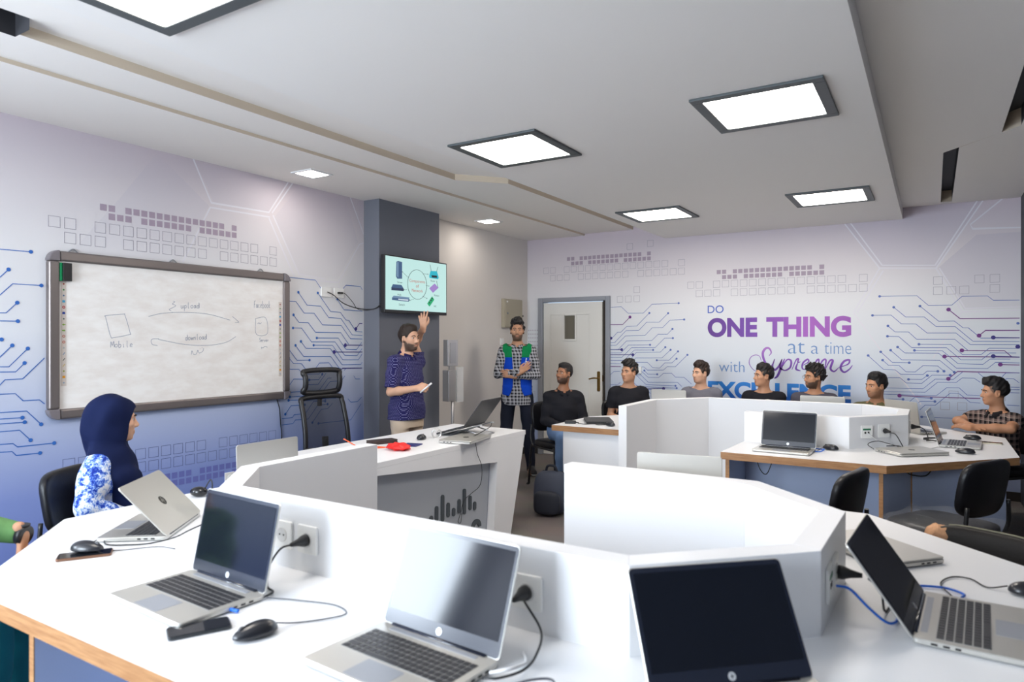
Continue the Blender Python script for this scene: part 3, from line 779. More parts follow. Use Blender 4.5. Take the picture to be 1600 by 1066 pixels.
# ---- instructor desk
M_recess = mat('grey_recess_panel', srgb(176, 182, 190), .5)
M_logo = mat('dark_grey_logo', srgb(72, 80, 86), .5)
t = thing('instructor_desk', 'white instructor desk with slanted end and grey logo panel, behind the foreground island', 'desk', (-3.09, 3.7, 0)); idesk = t
def at_world(o, parent): o.parent = parent; o.matrix_parent_inverse = Matrix.Translation(-Vector(parent.location)); return o
YZ = Matrix(((0, 0, 1, 0), (1, 0, 0, 0), (0, 1, 0, 0), (0, 0, 0, 1)))
def yz(polys, x0, x1):
    b = MB()
    for p in polys: b.prism(p, x0, x1, M=YZ)
    return b
at_world(MB().prism([(-3.45, 2.72), (-2.727, 2.72), (-2.727, 4.625), (-3.45, 4.655)], .755, .79).build('desktop', M_white, bevel=.002), t)
ff = yz([[(2.72, .755), (2.72, .735), (4.215, .60), (4.612, .755)], [(4.215, .60), (4.165, .06), (4.165, 0), (4.395, 0), (4.612, .755)], [(2.72, 0), (4.165, 0), (4.165, .06), (2.72, .06)]], -2.79, -2.727)
at_world(ff.build('front_frame', M_white), t)
at_world(yz([[(2.72, .06), (4.165, .06), (4.215, .60), (2.72, .735)]], -2.81, -2.795).build('recess_panel', M_recess), t)
at_world(yz([[(4.58, .755), (4.612, .755), (4.395, 0), (4.363, 0)]], -3.42, -2.79).build('end_panel', M_white), t)
at_world(yz([[(2.72, 0), (2.72, .755), (2.75, .755), (2.75, 0)]], -3.42, -2.79).build('end_panel', M_white), t)
lg = MB()
for y0_, z0_, z1_ in LOGO_BARS: lg.prism([(y0_ + .017 * math.cos(a), (z1_ if math.sin(a) > 0 else z0_) + .017 * math.sin(a)) for a in [2 * PI * k / 16 + .01 for k in range(16)]], -2.795, -2.787, M=YZ)
ar = [(LOGO_ARC[0] + .062 * math.cos(PI * k / 10), LOGO_ARC[1] + .062 * math.sin(PI * k / 10)) for k in range(11)]
ar2 = [(LOGO_ARC[0] + .026 * math.cos(PI * k / 10), LOGO_ARC[1] + .026 * math.sin(PI * k / 10)) for k in range(11)]
for k in range(10): lg.prism([ar[k], ar[k + 1], ar2[k + 1], ar2[k]], -2.795, -2.787, M=YZ)
at_world(lg.build('logo', M_logo), t)

# ---- padded visitor chairs
M_leather = mat('black_leatherette', (.006, .006, .008), .36, spec=.35, bump=.15, bscale=160)
M_steel_black = mat('black_steel_tube', (.012, .012, .013), .35, spec=.5)
M_brownleather = mat('worn_brown_leatherette', (.012, .010, .009), .45, spec=.22, bump=.25, bscale=90)
M_foam = mat('exposed_foam', srgb(206, 158, 120), .9, var=.25, vscale=60, bump=.5, bscale=120)
M_wrap = None
def se(e):
    f = lambda c: math.copysign(abs(c) ** e, c)
    return lambda p: (f(p.x), f(p.y), f(p.z))
def cushion(mb, c, r, e=.42, mi=0, M=None, nu=32, nv=16, curve=0.0):
    o = len(mb.v)
    mb.ell(c, r, mi, None, nu, nv, se(e))
    for i in range(o, len(mb.v)):
        x, y, z = mb.v[i]
        y += curve * (x - c[0]) ** 2
        p = Vector((x, y, z))
        mb.v[i] = tuple(M @ p) if M is not None else tuple(p)
def visitor_chair(label, x, y, face, group='black padded chairs', leather=None, wide=.225, dz=0.0):
    """face = world direction in degrees that a sitter looks towards"""
    t = thing('visitor_chair', label, 'chair', (x, y, 0), R(face - 90), group)
    lm = leather or M_leather
    b = MB(); cushion(b, (0, .0, .4395), (wide, .225, .042), .45); b.build('seat', lm, t)
    b = MB(); Mb = Matrix.Translation((0, -.235, .70 + dz)) @ Matrix.Rotation(R(10), 4, 'X')
    cushion(b, (0, 0, 0), (.22, .032, .155), .5, 0, Mb, 36, 18, -.55 * -1)
    b.build('backrest', lm, t)
    for s in (-1, 1):
        b = MB(); b.tube(catmull([(s * .20, -.24, .62), (s * .215, -.235, .50), (s * .215, -.21, .42)], 5), .011); b.build('back_support', M_steel_black, t)
        b = MB(); b.tube(catmull([(s * .215, .18, .405), (s * .222, .215, .39), (s * .228, .245, .01)], 4), .0125); b.tube([(s * .228, .245, .012), (s * .25, .245, 0)], .015); b.build('leg', M_steel_black, t)
        b = MB(); b.tube(catmull([(s * .215, -.18, .405), (s * .222, -.215, .39), (s * .228, -.255, .01)], 4), .0125); b.tube([(s * .228, -.255, .012), (s * .25, -.255, 0)], .015); b.build('leg', M_steel_black, t)
        b = MB(); b.tube([(s * .215, .19, .402), (s * .215, -.22, .402)], .0115); b.build('side_rail', M_steel_black, t)
    return t
SEATED = {}
SEATED['m4'] = visitor_chair('black padded chair of the man in the black shirt near the door', -3.25, 6.22, -28)
SEATED['plaid'] = visitor_chair('black chair behind the man in the checked polo at the right edge', .47, 6.91, -134)
SEATED['woman'] = visitor_chair('black chair under the woman in the navy headscarf by the whiteboard', -3.53, 1.89, 30)
c1 = visitor_chair('black padded chair between the two desk islands, backrest seen edge-on', -.57, 3.84, 168)
c2 = visitor_chair('black chair with plastic-wrapped seat drawn up to the far island corner at right', .045, 4.58, 150, wide=.25)
c3 = visitor_chair('worn dark brown chair with foam showing through its torn top corner', .085, 2.87, 246, leather=M_brownleather, dz=-.07)
SEATED['m5'] = visitor_chair('black chair under the black T-shirt man beside the door edge', -2.75, 6.78, -50)
SEATED['m6'] = visitor_chair('black chair under the man in the grey T-shirt, left of the lettering', -2.11, 7.28, -84)
SEATED['m7'] = visitor_chair('black chair under the black T-shirt man in front of the lettering', -1.49, 7.31, -88)
SEATED['m8'] = visitor_chair('black chair under the man with glasses', -.98, 7.31, -90)
SEATED['m9'] = visitor_chair('black chair under the man in the olive shirt', -.455, 7.35, -98)
SEATED['green'] = visitor_chair('black chair under the green-sleeved person at the left photo edge', -3.09, .79, 46)
# torn foam corner on the worn chair
b = MB(); Mb = Matrix.Translation((0, -.235, .70 - .07)) @ Matrix.Rotation(R(10), 4, 'X')
random.seed(3)
b.ell((.176, .016, .106), (.050, .037, .038), 0, Mb, 18, 12, lambda p: tuple(c * (1 + .18 * math.sin(9 * p.x + 5 * p.z) * math.cos(7 * p.y)) for c in p))
o = b.build('torn_foam', M_foam, c3); o['label'] = 'orange-beige foam bursting from the torn corner'
b = MB(); b.tube([(x, .55 * x * x, .155 * (1 - (x / .22) ** 4) ** .25 + .001) for x in (-.19, -.16, -.12, -.08, -.04, .0, .04, .08, .12, .145)], .0045, 0, 6, Mb)
b.build('piping', mat('worn_olive_piping', (.16, .15, .10), .6), c3)
# crinkled clear plastic still wrapped round one seat
def wrap_mat():
    m, nt, b = new_mat('clear_plastic_wrap')
    b.inputs['Base Color'].default_value = (.9, .92, .95, 1); b.inputs['Roughness'].default_value = .12; b.inputs['Alpha'].default_value = .10
    b.inputs['Specular IOR Level'].default_value = .8
    tc = nt.nodes.new('ShaderNodeTexCoord'); n = nt.nodes.new('ShaderNodeTexNoise'); n.inputs['Scale'].default_value = 16; n.inputs['Detail'].default_value = 6; n.inputs['Distortion'].default_value = 2
    bp = nt.nodes.new('ShaderNodeBump'); bp.inputs['Strength'].default_value = 1; bp.inputs['Distance'].default_value = .03
    nt.links.new(tc.outputs['Object'], n.inputs['Vector']); nt.links.new(n.outputs['Fac'], bp.inputs['Height']); nt.links.new(bp.outputs['Normal'], b.inputs['Normal'])
    return m
b = MB(); cushion(b, (0, 0, .445), (.268, .255, .058), .5, 0, None, 60, 24)
random.seed(11)
for i in range(len(b.v)):
    x, y, z = b.v[i]; k = .008 * (math.sin(31 * x + 17 * y) + math.sin(23 * y - 19 * x + 4) + .6 * math.sin(57 * x + 3))
    b.v[i] = (x * (1 + k), y * (1 + k), z + k * (.9 if z > .44 else 1.6))
o = b.build('plastic_wrap', wrap_mat(), c2); o['label'] = 'crinkled clear plastic film around the seat'

# ---- mesh office chair behind the instructor desk
def mesh_fabric():
    m, nt, b = new_mat('black_mesh_fabric')
    b.inputs['Base Color'].default_value = (.015, .016, .02, 1); b.inputs['Roughness'].default_value = .7; b.inputs['Alpha'].default_value = .72
    return m
M_mesh = mesh_fabric()
t = thing('office_chair', 'black mesh office chair with headrest behind the instructor desk', 'chair', (-4.02, 3.98, 0), R(-4 - 90))
def panel_grid(mb, x0, x1, z0, z1, fy, nx=10, nz=12, r=.05, ybow=.0, th=.0):
    vs = []
    for i in range(nz + 1):
        z = z0 + (z1 - z0) * i / nz
        for k in range(nx + 1):
            u = -1 + 2 * k / nx; xx = (x0(z) if callable(x0) else x0) if False else None
            hw = x1(z) if callable(x1) else x1
            vs.append((u * hw, fy(z) + ybow * (1 - u * u), z))
    mb.add(vs, [(i * (nx + 1) + k, i * (nx + 1) + k + 1, (i + 1) * (nx + 1) + k + 1, (i + 1) * (nx + 1) + k) for i in range(nz) for k in range(nx)], 0, True)
def back_y(z): return -.24 - (z - .55) * .16 + .03 * math.sin((z - .5) * 6)
def head_y(z): s_ = (z - 1.155) / .1; return -.325 + .035 * (1 - s_ * s_)
hw_b = lambda z: .205 + .02 * (1 - (z - .5) / .55)
b = MB(); panel_grid(b, None, hw_b, .50, 1.02, back_y); b.build('back_mesh', M_mesh, t)
b = MB()
loop = [(-hw_b(.5), back_y(.5), .5)] + [(-hw_b(z), back_y(z), z) for z in (.6, .75, .9, .98)] + [(-.17, back_y(1.02), 1.025), (.17, back_y(1.02), 1.025)] + [(hw_b(z), back_y(z), z) for z in (.98, .9, .75, .6, .5)]
b.tube(catmull(loop + [loop[0]], 5), .021); b.build('back_frame', M_black, t)
b = MB(); panel_grid(b, None, .165, 1.075, 1.235, head_y, 8, 8); b.build('headrest_mesh', M_mesh, t)
b = MB(); hl = [(-.175, head_y(z), z) for z in (1.07, 1.11, 1.155, 1.20, 1.24)]; hr = [(.175, head_y(z), z) for z in (1.24, 1.20, 1.155, 1.11, 1.07)]
b.tube(catmull(hl + [(0, head_y(1.245), 1.25)] + hr + [(0, head_y(1.065), 1.06)] + [hl[0]], 5), .022); b.build('headrest_frame', M_black, t)
b = MB(); b.tube([(0, back_y(1.0) - .03, .95), (0, head_y(1.08) - .02, 1.08)], .02); b.tube(catmull([(0, -.1, .42), (0, -.24, .46), (0, back_y(.7) - .03, .7)], 6), .026); b.build('back_spine', M_black, t)
b = MB(); cushion(b, (0, 0, .47), (.24, .24, .045), .5); b.build('seat', M_leather, t)
for s in (-1, 1):
    b = MB(); b.tube(catmull([(s * .2, -.05, .44), (s * .28, -.05, .47), (s * .285, -.06, .62)], 6), .016); cushion(b, (s * .285, .0, .64), (.045, .13, .016), .5); b.build('armrest', M_black, t)
b = MB(); b.tube([(0, 0, .1), (0, 0, .43)], .028); b.build('gas_lift', M_black, t)
b = MB()
for k in range(5):
    a = 2 * PI * k / 5 + .3; b.tube([(0, 0, .11), (.28 * math.cos(a), .28 * math.sin(a), .07)], [.03, .018])
o = b.build('star_base', M_black, t)
for k in range(5):
    a = 2 * PI * k / 5 + .3; b = MB(); b.lathe([(.012, -.012), (.028, -.012), (.028, .012), (.012, .012)], (0, 0, 0), 16, 0, Matrix.Translation((.28 * math.cos(a), .28 * math.sin(a), .028)) @ Matrix.Rotation(a, 4, 'Z') @ Matrix.Rotation(R(90), 4, 'X')); b.build('caster', M_black, o)

# ================================================================== WALL FIXTURES
# ---- interactive whiteboard
M_wbframe = mat('taupe_grey_aluminium', srgb(128, 120, 118), .35, metal=.55)
M_wbcorner = mat('grey_plastic_corner', srgb(120, 114, 118), .45)
M_hilite = mat('polished_aluminium_edge', srgb(216, 210, 206), .25, metal=.6)
def board_mat():
    m, nt, b = new_mat('wiped_whiteboard')
    tc = nt.nodes.new('ShaderNodeTexCoord'); mp = nt.nodes.new('ShaderNodeMapping'); mp.inputs['Scale'].default_value = (1, 2.2, 6)
    n = nt.nodes.new('ShaderNodeTexNoise'); n.inputs['Scale'].default_value = 2.2; n.inputs['Detail'].default_value = 8; n.inputs['Roughness'].default_value = .65
    cr = nt.nodes.new('ShaderNodeValToRGB'); cr.color_ramp.elements[0].position = .38; cr.color_ramp.elements[1].position = .62
    cr.color_ramp.elements[0].color = (*srgb(238, 233, 228), 1); cr.color_ramp.elements[1].color = (*srgb(247, 245, 242), 1)
    nt.links.new(tc.outputs['Object'], mp.inputs[0]); nt.links.new(mp.outputs[0], n.inputs['Vector']); nt.links.new(n.outputs['Fac'], cr.inputs[0]); nt.links.new(cr.outputs[0], b.inputs['Base Color'])
    b.inputs['Roughness'].default_value = .3
    return m
WY0, WY1, WZ0, WZ1 = 2.045, 3.865, 1.012, 2.046
t = thing('whiteboard', 'wide interactive whiteboard in a grey frame with faint marker notes, on the left wall', 'whiteboard', (XL, 2.955, 1.0)); wbd = t
fw = .062
b = MB(); b.box(XL + .004, XL + .03, WY0 + fw - .01, WY1 - fw + .01, WZ0 + fw - .01, WZ1 - fw + .01); at_world(b.build('writing_surface', board_mat()), t); surf = bpy.data.objects[-1] if False else None
b = MB()
for a, c, d, e in ((WY0 + fw, WY1 - fw, WZ0, WZ0 + fw), (WY0 + fw, WY1 - fw, WZ1 - fw, WZ1), (WY0, WY0 + fw, WZ0 + fw, WZ1 - fw), (WY1 - fw, WY1, WZ0 + fw, WZ1 - fw)): b.box(XL, XL + .05, a, c, d, e)
at_world(b.build('frame', M_wbframe, bevel=.012, seg=3), t)
for y, z, a0 in ((WY0 + fw, WZ0 + fw, 180), (WY1 - fw, WZ0 + fw, 270), (WY1 - fw, WZ1 - fw, 0), (WY0 + fw, WZ1 - fw, 90)):
    pts = [(y, z)] + [(y + .066 * math.cos(R(a0 + 90 * k / 8)), z + .066 * math.sin(R(a0 + 90 * k / 8))) for k in range(9)]
    b = MB(); b.prism(pts, XL, XL + .054, M=YZ); at_world(b.build('frame_corner', M_wbcorner, bevel=.006), t)
for y in (2.20, 2.86, 3.60):
    b = MB(); b.tube(catmull([(XL + .01, y - .03, WZ1), (XL + .01, y, WZ1 + .022), (XL + .01, y + .03, WZ1)], 5), .004); at_world(b.build('hanging_hook', M_alu), t)
xs_ = XL + .0315
PW = lambda y, z: (xs_, y, z)
cols = [srgb(*c) for c in ((150, 60, 40), (40, 130, 60), (60, 110, 150), (60, 160, 200), (170, 30, 40), (20, 60, 150), (80, 100, 90), (120, 160, 30), (110, 165, 40), (190, 110, 90), (190, 110, 90), (170, 180, 180), (80, 130, 170), (40, 60, 40), (200, 170, 70), (140, 150, 60), (220, 150, 20), (150, 170, 190))]
M_icons = [mat('icon_strip_backing', srgb(214, 204, 196), .5)] + [mat('icon_colour_%d' % k, c, .5) for k, c in enumerate(cols)]
for ya, zs in ((WY0 + fw + .012, 1.0), (WY1 - fw - .042, 1.0)):
    b = MB(); zt_, zb_ = 1.865, 1.215
    if ya > 3: zt_, zb_ = 1.81, 1.20
    b.box(XL + .03, xs_, ya, ya + .03, zb_, zt_)
    for k in range(18):
        zc_ = zt_ - .02 - k * (zt_ - zb_ - .04) / 17; y_ = ya + .015
        q = lambda p, mi: b.poly([(xs_ + .0008, y_ + u, zc_ + w) for u, w in p], mi)
        if k in (7, 8): sgn = -1 if k == 7 else 1; q([(sgn * .01, 0), (0, .007), (0, .003), (-sgn * .01, .003), (-sgn * .01, -.003), (0, -.003), (0, -.007)][::(1 if sgn < 0 else -1)], k + 1)
        elif k in (4, 9, 10): q([(.009 * math.cos(2 * PI * j / 12), .009 * math.sin(2 * PI * j / 12)) for j in range(12)], k + 1); b.poly([(xs_ + .0012, y_ + .004 * math.cos(2 * PI * j / 10), zc_ + .004 * math.sin(2 * PI * j / 10)) for j in range(10)], 0)
        elif k in (12, 13, 14): q([(-.007, -.007), (-.004, -.009), (.008, .006), (.005, .009)], k + 1)
        elif k in (3, 5, 16): q([(-.008, -.007), (.008, -.007), (.008, .007), (-.008, .007)], k + 1)
        else: q([(.0055 * math.cos(2 * PI * j / 8), .0055 * math.sin(2 * PI * j / 8)) for j in range(8)], k + 1)
    at_world(b.build('icon_strip', M_icons), t)
# marker drawing, in board fractions converted to metres
def bw(px, py): return (2.115 + (px - 88) / 1460 * 1.68 - .25 * 0, 1.975 - (py - 40) / 900 * .90)
STROKE = {'M': [(0, 0, .1, .9, .45, .3, .8, .95, .95, 0)], 'o': [(.5, .5, .15, .4, .1, .15, .4, 0, .75, .15, .7, .42, .5, .5)], 'b': [(.15, 1, .12, 0, .5, 0, .7, .25, .45, .48, .15, .35)], 'i': [(.3, .5, .35, 0, .5, .05), (.3, .7, .33, .72)],
    'l': [(.3, 1, .3, .1, .5, 0)], 'e': [(.1, .25, .65, .3, .5, .5, .15, .4, .15, .05, .7, .05)], 'u': [(.1, .5, .15, 0, .6, .1, .7, .5, .75, 0)], 'p': [(.15, .5, .1, -.45), (.15, .4, .6, .5, .65, .1, .15, .05)], 'a': [(.65, .45, .2, .45, .1, .1, .5, .05, .65, .5, .75, 0)],
    'd': [(.65, .35, .2, .45, .1, .05, .55, .05, .7, .95, .75, 0)], 'w': [(.05, .5, .2, 0, .45, .4, .65, 0, .9, .5)], 'n': [(.1, 0, .12, .5, .15, .3, .55, .5, .7, 0)], 'F': [(.8, 1, .25, .9, .15, 0), (.15, .5, .6, .52)], 'c': [(.65, .42, .2, .45, .1, .1, .65, .05)],
    'k': [(.15, 1, .15, 0), (.65, .5, .2, .2, .7, 0)], 'S': [(.75, .9, .3, .95, .2, .6, .7, .4, .5, .02, .1, .1)], 'r': [(.1, 0, .15, .5, .18, .3, .6, .5)], 'v': [(.1, .5, .35, 0, .65, .5)], 'f': [(.6, .95, .3, .9, .25, 0), (.05, .5, .6, .55)], 's': [(.6, .45, .2, .4, .55, .2, .1, .02)]}
dr_ = MB()
PWd = lambda y, z: (xs_ - .0007, y, z)
def hand(txt, px, py, w, h, slope=0.0):
    y0_, z0_ = bw(px, py); cw = w / 1460 * 1.68 / len(txt); hh = h / 900 * .9
    for i, chh in enumerate(txt):
        for st in STROKE[chh]:
            pts = [(y0_ + (i + st[k]) * cw, z0_ + st[k + 1] * hh + slope * (i + st[k]) * cw, 0) for k in range(0, len(st), 2)]
            c = catmull(pts, 4); strip(dr_, [(p.x, p.y) for p in c], .0035, PWd, 0)
def pen(*a, w=.0035, mi=0):
    pts = [(*bw(a[k], a[k + 1]), 0) for k in range(0, len(a), 2)]
    c = catmull(pts, 6); strip(dr_, [(p.x, p.y) for p in c], w, PWd, mi)
hand('Mobile', 350, 565, 130, 42, .02); hand('upload', 775, 290, 130, 42, .05); hand('download', 805, 518, 150, 42, .04); hand('Facebook', 1310, 262, 140, 55, .04); hand('Server', 1355, 530, 80, 30)
pen(322, 365, 350, 490, 370, 500, 455, 480, 460, 465, 432, 355, 420, 345, 325, 358, 322, 365)
pen(1325, 345, 1330, 470, 1420, 465, 1408, 340, 1325, 345)
pen(570, 355, 660, 330, 800, 318, 960, 325, 1125, 365); pen(1140, 335, 1190, 378, 1160, 380); pen(1165, 355, 1188, 376)
pen(1168, 490, 1090, 535, 960, 556, 800, 548, 630, 512); pen(635, 508, 590, 512, 592, 545, 625, 555)
pen(735, 248, 720, 262, 742, 272, 722, 288, 700, 302, 712, 312); pen(725, 242, 738, 246); pen(715, 320, 728, 322)
pen(845, 622, 850, 595, 860, 620, 880, 618, 890, 590, 900, 612, 925, 598, 930, 575); pen(905, 580, 908, 582); pen(918, 572, 921, 574)
pen(1375, 590, 1372, 575, 1385, 580, 1400, 568, 1422, 575); pen(1340, 388, 1352, 380, 1360, 388, 1372, 378)
at_world(dr_.build('marker_notes', mat('faded_marker_ink', srgb(150, 156, 172), .6)), t)
b = MB(); b.box(XL + .0318, XL + .062, 0, .052, 0, .112); b.box(XL + .0318, XL + .056, -.012, 0, 0, .112, 1)
b.build('board_eraser', [M_black, mat('green_felt', srgb(0, 120, 70), .9)], None, bevel=.004, loc=(0, 2.118, 1.862))
tag(bpy.data.objects['board_eraser'], 'black and green board eraser stuck at the top left of the whiteboard', 'eraser')
t = thing('board_cable', 'thin dark cable hanging down the wall below the whiteboard corner', 'cable', (XL, 3.8, .5))
b = MB(); b.tube(catmull([(XL + .01, 3.76, 1.012), (XL + .012, 3.785, .93), (XL + .008, 3.80, .80), (XL + .008, 3.81, .70), (XL + .008, 3.80, .42)], 6), .004); at_world(b.build('cord', M_black), t)

# ---- television with a lesson slide
TV = thing('television', 'wall-mounted television on the grey column showing a components-of-network slide', 'television', (-4.36, 5.2, 2.0))
tx = -4.30; ty0, ty1, tz0, tz1 = 4.735, 5.68, 1.752, 2.292
b = MB(); b.box(tx - .045, tx, ty0, ty1, tz0, tz1); at_world(b.build('casing', M_black, bevel=.004), TV)
b = MB(); b.box(-4.405, tx - .045, 5.08, 5.34, 1.9, 2.15); at_world(b.build('wall_bracket', M_black), TV)
def scr(name, c, s=1.0): return mat(name, (.0, .0, .0), .25, emit=c, estr=s)
scr_bg = scr('slide_background', srgb(190, 228, 224), .78)
sx0, sx1, sz0, sz1 = ty0 + .012, ty1 - .012, tz0 + .03, tz1 - .012
b = MB(); b.box(tx, tx + .0012, sx0, sx1, sz0, sz1); scrn = at_world(b.build('screen', scr_bg), TV)
cs = [scr('slide_' + n, srgb(*c), .75) for n, c in (('slate_blue', (62, 92, 130)), ('dark_blue', (40, 52, 84)), ('cyan', (40, 180, 200)), ('violet', (160, 130, 200)), ('green', (20, 170, 110)), ('ink', (30, 34, 40)), ('rust', (190, 80, 60)), ('steel', (110, 140, 170)), ('pale', (200, 214, 226)))]
sg = MB()
PS = lambda u, v: (tx + .0018, sx0 + u * (sx1 - sx0), sz1 - v * (sz1 - sz0))
PS2 = lambda u, v: (tx + .0024, sx0 + u * (sx1 - sx0), sz1 - v * (sz1 - sz0))
def sp(pts, mi, P=PS): sg.poly([P(*p) for p in pts][::-1], mi)
sp([(.16, .09), (.19, .07), (.25, .08), (.25, .40), (.175, .41), (.155, .37)], 0); sp([(.165, .10), (.195, .09), (.195, .39), (.165, .36)], 7, PS2)
sp([(.11, .52), (.24, .52), (.275, .585), (.085, .585)], 0); sp([(.085, .585), (.275, .585), (.275, .635), (.085, .635)], 1)
sp([(.12, .735), (.37, .745), (.355, .78), (.095, .775)], 7); sp([(.095, .775), (.37, .775), (.355, .83), (.095, .82)], 0); sp([(.19, .785), (.35, .785), (.345, .815), (.19, .81)], 8, PS2)
sp([(.72, .175), (.83, .165), (.865, .29), (.85, .325), (.70, .32), (.695, .28)], 2); sp([(.735, .26), (.83, .255), (.835, .30), (.74, .305)], 5, PS2)
for a, c in (((.71, .05), (.73, .18)), ((.85, .07), (.825, .18)), ((.825, .36), (.85, .50))): strip(sg, [a, c], .006, PS, 5)
sp([(.695, .53), (.79, .42), (.86, .50), (.76, .615)], 3); sp([(.66, .84), (.745, .685), (.785, .75), (.70, .90)], 4)
for u, v in ((.70, .82), (.725, .77), (.745, .73)): sp([(u - .012, v), (u, v - .02), (u + .014, v), (u, v + .02)], 5, PS2)
strip(sg, [(.495 + .158 * math.cos(2 * PI * k / 40), .48 + .29 * math.sin(2 * PI * k / 40)) for k in range(41)], .007, PS, 5)
for a, c in (((.345, .36), (.255, .27)), ((.33, .60), (.285, .605)), ((.44, .77), (.375, .80)), ((.585, .25), (.67, .25)), ((.635, .48), (.685, .485)), ((.58, .70), (.65, .735))):
    strip(sg, [a, c], .005, PS, 5); d = Vector((c[0] - a[0], c[1] - a[1])).normalized(); n_ = Vector((-d.y, d.x)); e_ = Vector(c)
    sg.poly([PS(*(e_ + d * .012)), PS(*(e_ + n_ * .014)), PS(*(e_ - n_ * .014))], 5)
def PST(u, v): return PS2(u, v)
def slide_text(s_, u0, u1, v0, v1, mi): fit_text(sg, s_, u0, u1, 0, 1, lambda x, z: PST(x, v1 + (v0 - v1) * z), mi)
slide_text('Components', .365, .625, .385, .46, 6); slide_text('of', .47, .52, .48, .54, 6); slide_text('Network', .405, .585, .57, .63, 6)
for s_, u0, u1, v0, v1 in (('Server', .175, .255, .455, .49), ('Hub', .18, .235, .69, .725), ('Switch', .20, .29, .875, .915), ('Router', .72, .80, .355, .39), ('Modem', .78, .87, .645, .68), ('NIC', .775, .82, .865, .90)): slide_text(s_, u0, u1, v0, v1, 5)
sg.build('slide_graphics', cs, None); o = bpy.data.objects['slide_graphics']; o.parent = scrn
# ---- sockets beside the whiteboard with the television leads
for k, (y, lab) in enumerate(((4.30, 'left one of the two white sockets between whiteboard and grey column'), (4.45, 'right one of the two white sockets between whiteboard and grey column'))):
    t = thing('wall_socket', lab, 'socket', (XL, y, 1.925), 0, 'white wall sockets by the column')
    b = MB(); b.rbox(-.06, .06, -.043, .043, 0, .012, .006, 0, Matrix.Translation((0, 0, 0)) @ Matrix(((0, 0, 1, 0), (1, 0, 0, 0), (0, 1, 0, 0), (0, 0, 0, 1))), 3, .003); b.build('socket_plate', M_socket, t)
t = thing('television_cable', 'pair of black leads looping from the wall sockets to the television', 'cable', (-4.5, 4.6, 1.8))
b = MB(); b.tube(catmull([(XL + .02, 4.30, 1.925), (XL + .035, 4.36, 1.90), (XL + .04, 4.48, 1.83), (-4.52, 4.62, 1.79), (-4.43, 4.72, 1.785), (-4.36, 4.745, 1.83), (-4.35, 4.77, 1.88)], 8), .0045); at_world(b.build('lead', M_black), t)
b = MB(); b.tube(catmull([(XL + .02, 4.45, 1.925), (XL + .035, 4.50, 1.92), (XL + .03, 4.60, 1.85), (XL + .03, 4.66, 1.79), (-4.50, 4.70, 1.775), (-4.40, 4.75, 1.80), (-4.37, 4.80, 1.86)], 8), .003); b.box(XL + .012, XL + .035, 4.43, 4.475, 1.917, 1.933); at_world(b.build('lead', M_black), t)

# ---- alcove: meter cabinet and switch
t = thing('electric_cabinet', 'beige metal electrical cabinet on the cream alcove wall', 'cabinet', (XL, 7.415, 1.655))
b = MB(); b.box(0, .05, -.215, .215, 0, .36); b.build('body', mat('beige_metal', srgb(176, 168, 148), .5), t, bevel=.004)
b = MB(); b.box(.05, .058, -.205, .205, .01, .35); dr = b.build('door', MATS['beige_metal'], t, bevel=.003)
b = MB(); b.lathe([(.012, 0), (.012, .01)], (0, 0, 0), 14, 0, Matrix.Translation((.058, -.16, .18)) @ Matrix.Rotation(R(90), 4, 'Y')); b.build('lock', M_alu, dr)
b = MB(); b.box(.058, .0585, -.18, -.145, .315, .335); b.build('sticker', mat('white_paper', (.85, .85, .83), .7), dr)
b = MB(); b.box(.02, .062, .21, .225, .14, .165); b.build('hinge', M_black, t)
t = thing('light_switch', 'white light switch on the alcove wall beside the standing man in the vest', 'switch', (XL, 7.21, 1.435))
b = MB(); b.box(0, .01, -.042, .042, 0, .084); b.build('plate', M_socket, t, bevel=.003)
b = MB(); b.box(.01, .016, -.018, .018, .02, .064); b.build('rocker', M_socket, t, bevel=.002)
t = thing('wall_socket', 'white wall box on the printed wall behind the second seated man', 'socket', (-3.04, YB, 1.09))
b = MB(); b.box(-.042, .042, -.03, 0, 0, .085); b.build('box', M_socket, t, bevel=.004)
b = MB(); b.box(-.02, .02, -.034, -.03, .02, .065); b.build('cover', M_socket, t, bevel=.002)
t = thing('wall_socket', 'white socket low on the left wall behind the foreground island', 'socket', (XL, 3.32, .40))
b = MB(); b.box(0, .01, -.042, .042, 0, .084); b.build('socket_plate', M_socket, t, bevel=.003)
b = MB(); b.lathe([(.022, 0), (.02, .004)], (0, 0, 0), 16, 0, Matrix.Translation((.01, 0, .042)) @ Matrix.Rotation(R(90), 4, 'Y')); b.build('socket_well', M_socket, t)

# ---- hand sanitiser stand
M_chrome = mat('brushed_steel', srgb(206, 204, 202), .3, metal=.7)
M_acr = mat('clear_acrylic', (.85, .88, .9), .08, alpha=.45)
t = thing('dispenser_stand', 'steel hand-sanitiser stand with two boxes on a pole beside the grey column', 'dispenser', (-4.2, 5.645, 0), R(-8))
b = MB(); b.lathe([(.15, 0), (.15, .012), (.03, .02)], (0, 0, 0), 32); b.build('base', M_chrome, t)
b = MB(); b.tube([(0, 0, .015), (0, 0, 1.19)], .016, 0, 16); b.build('pole', M_chrome, t)
b = MB(); b.box(-.06, .03, -.085, .045, .87, 1.19); o = b.build('lower_box', M_chrome, t, bevel=.004)
b = MB(); b.box(.03, .045, .02, .115, .86, 1.22); b.build('side_plate', M_acr, t)
b = MB(); b.box(-.05, .02, -.085, .06, 1.23, 1.50); b.build('upper_box', M_chrome, t, bevel=.004)
b = MB(); b.box(.02, .024, -.055, .03, 1.26, 1.47); b.build('front_window', mat('grey_steel_inset', srgb(196, 196, 196), .35, metal=.8), t)
b = MB(); b.box(-.02, .0, -.04, .04, 1.19, 1.23); b.build('bracket', M_chrome, t)

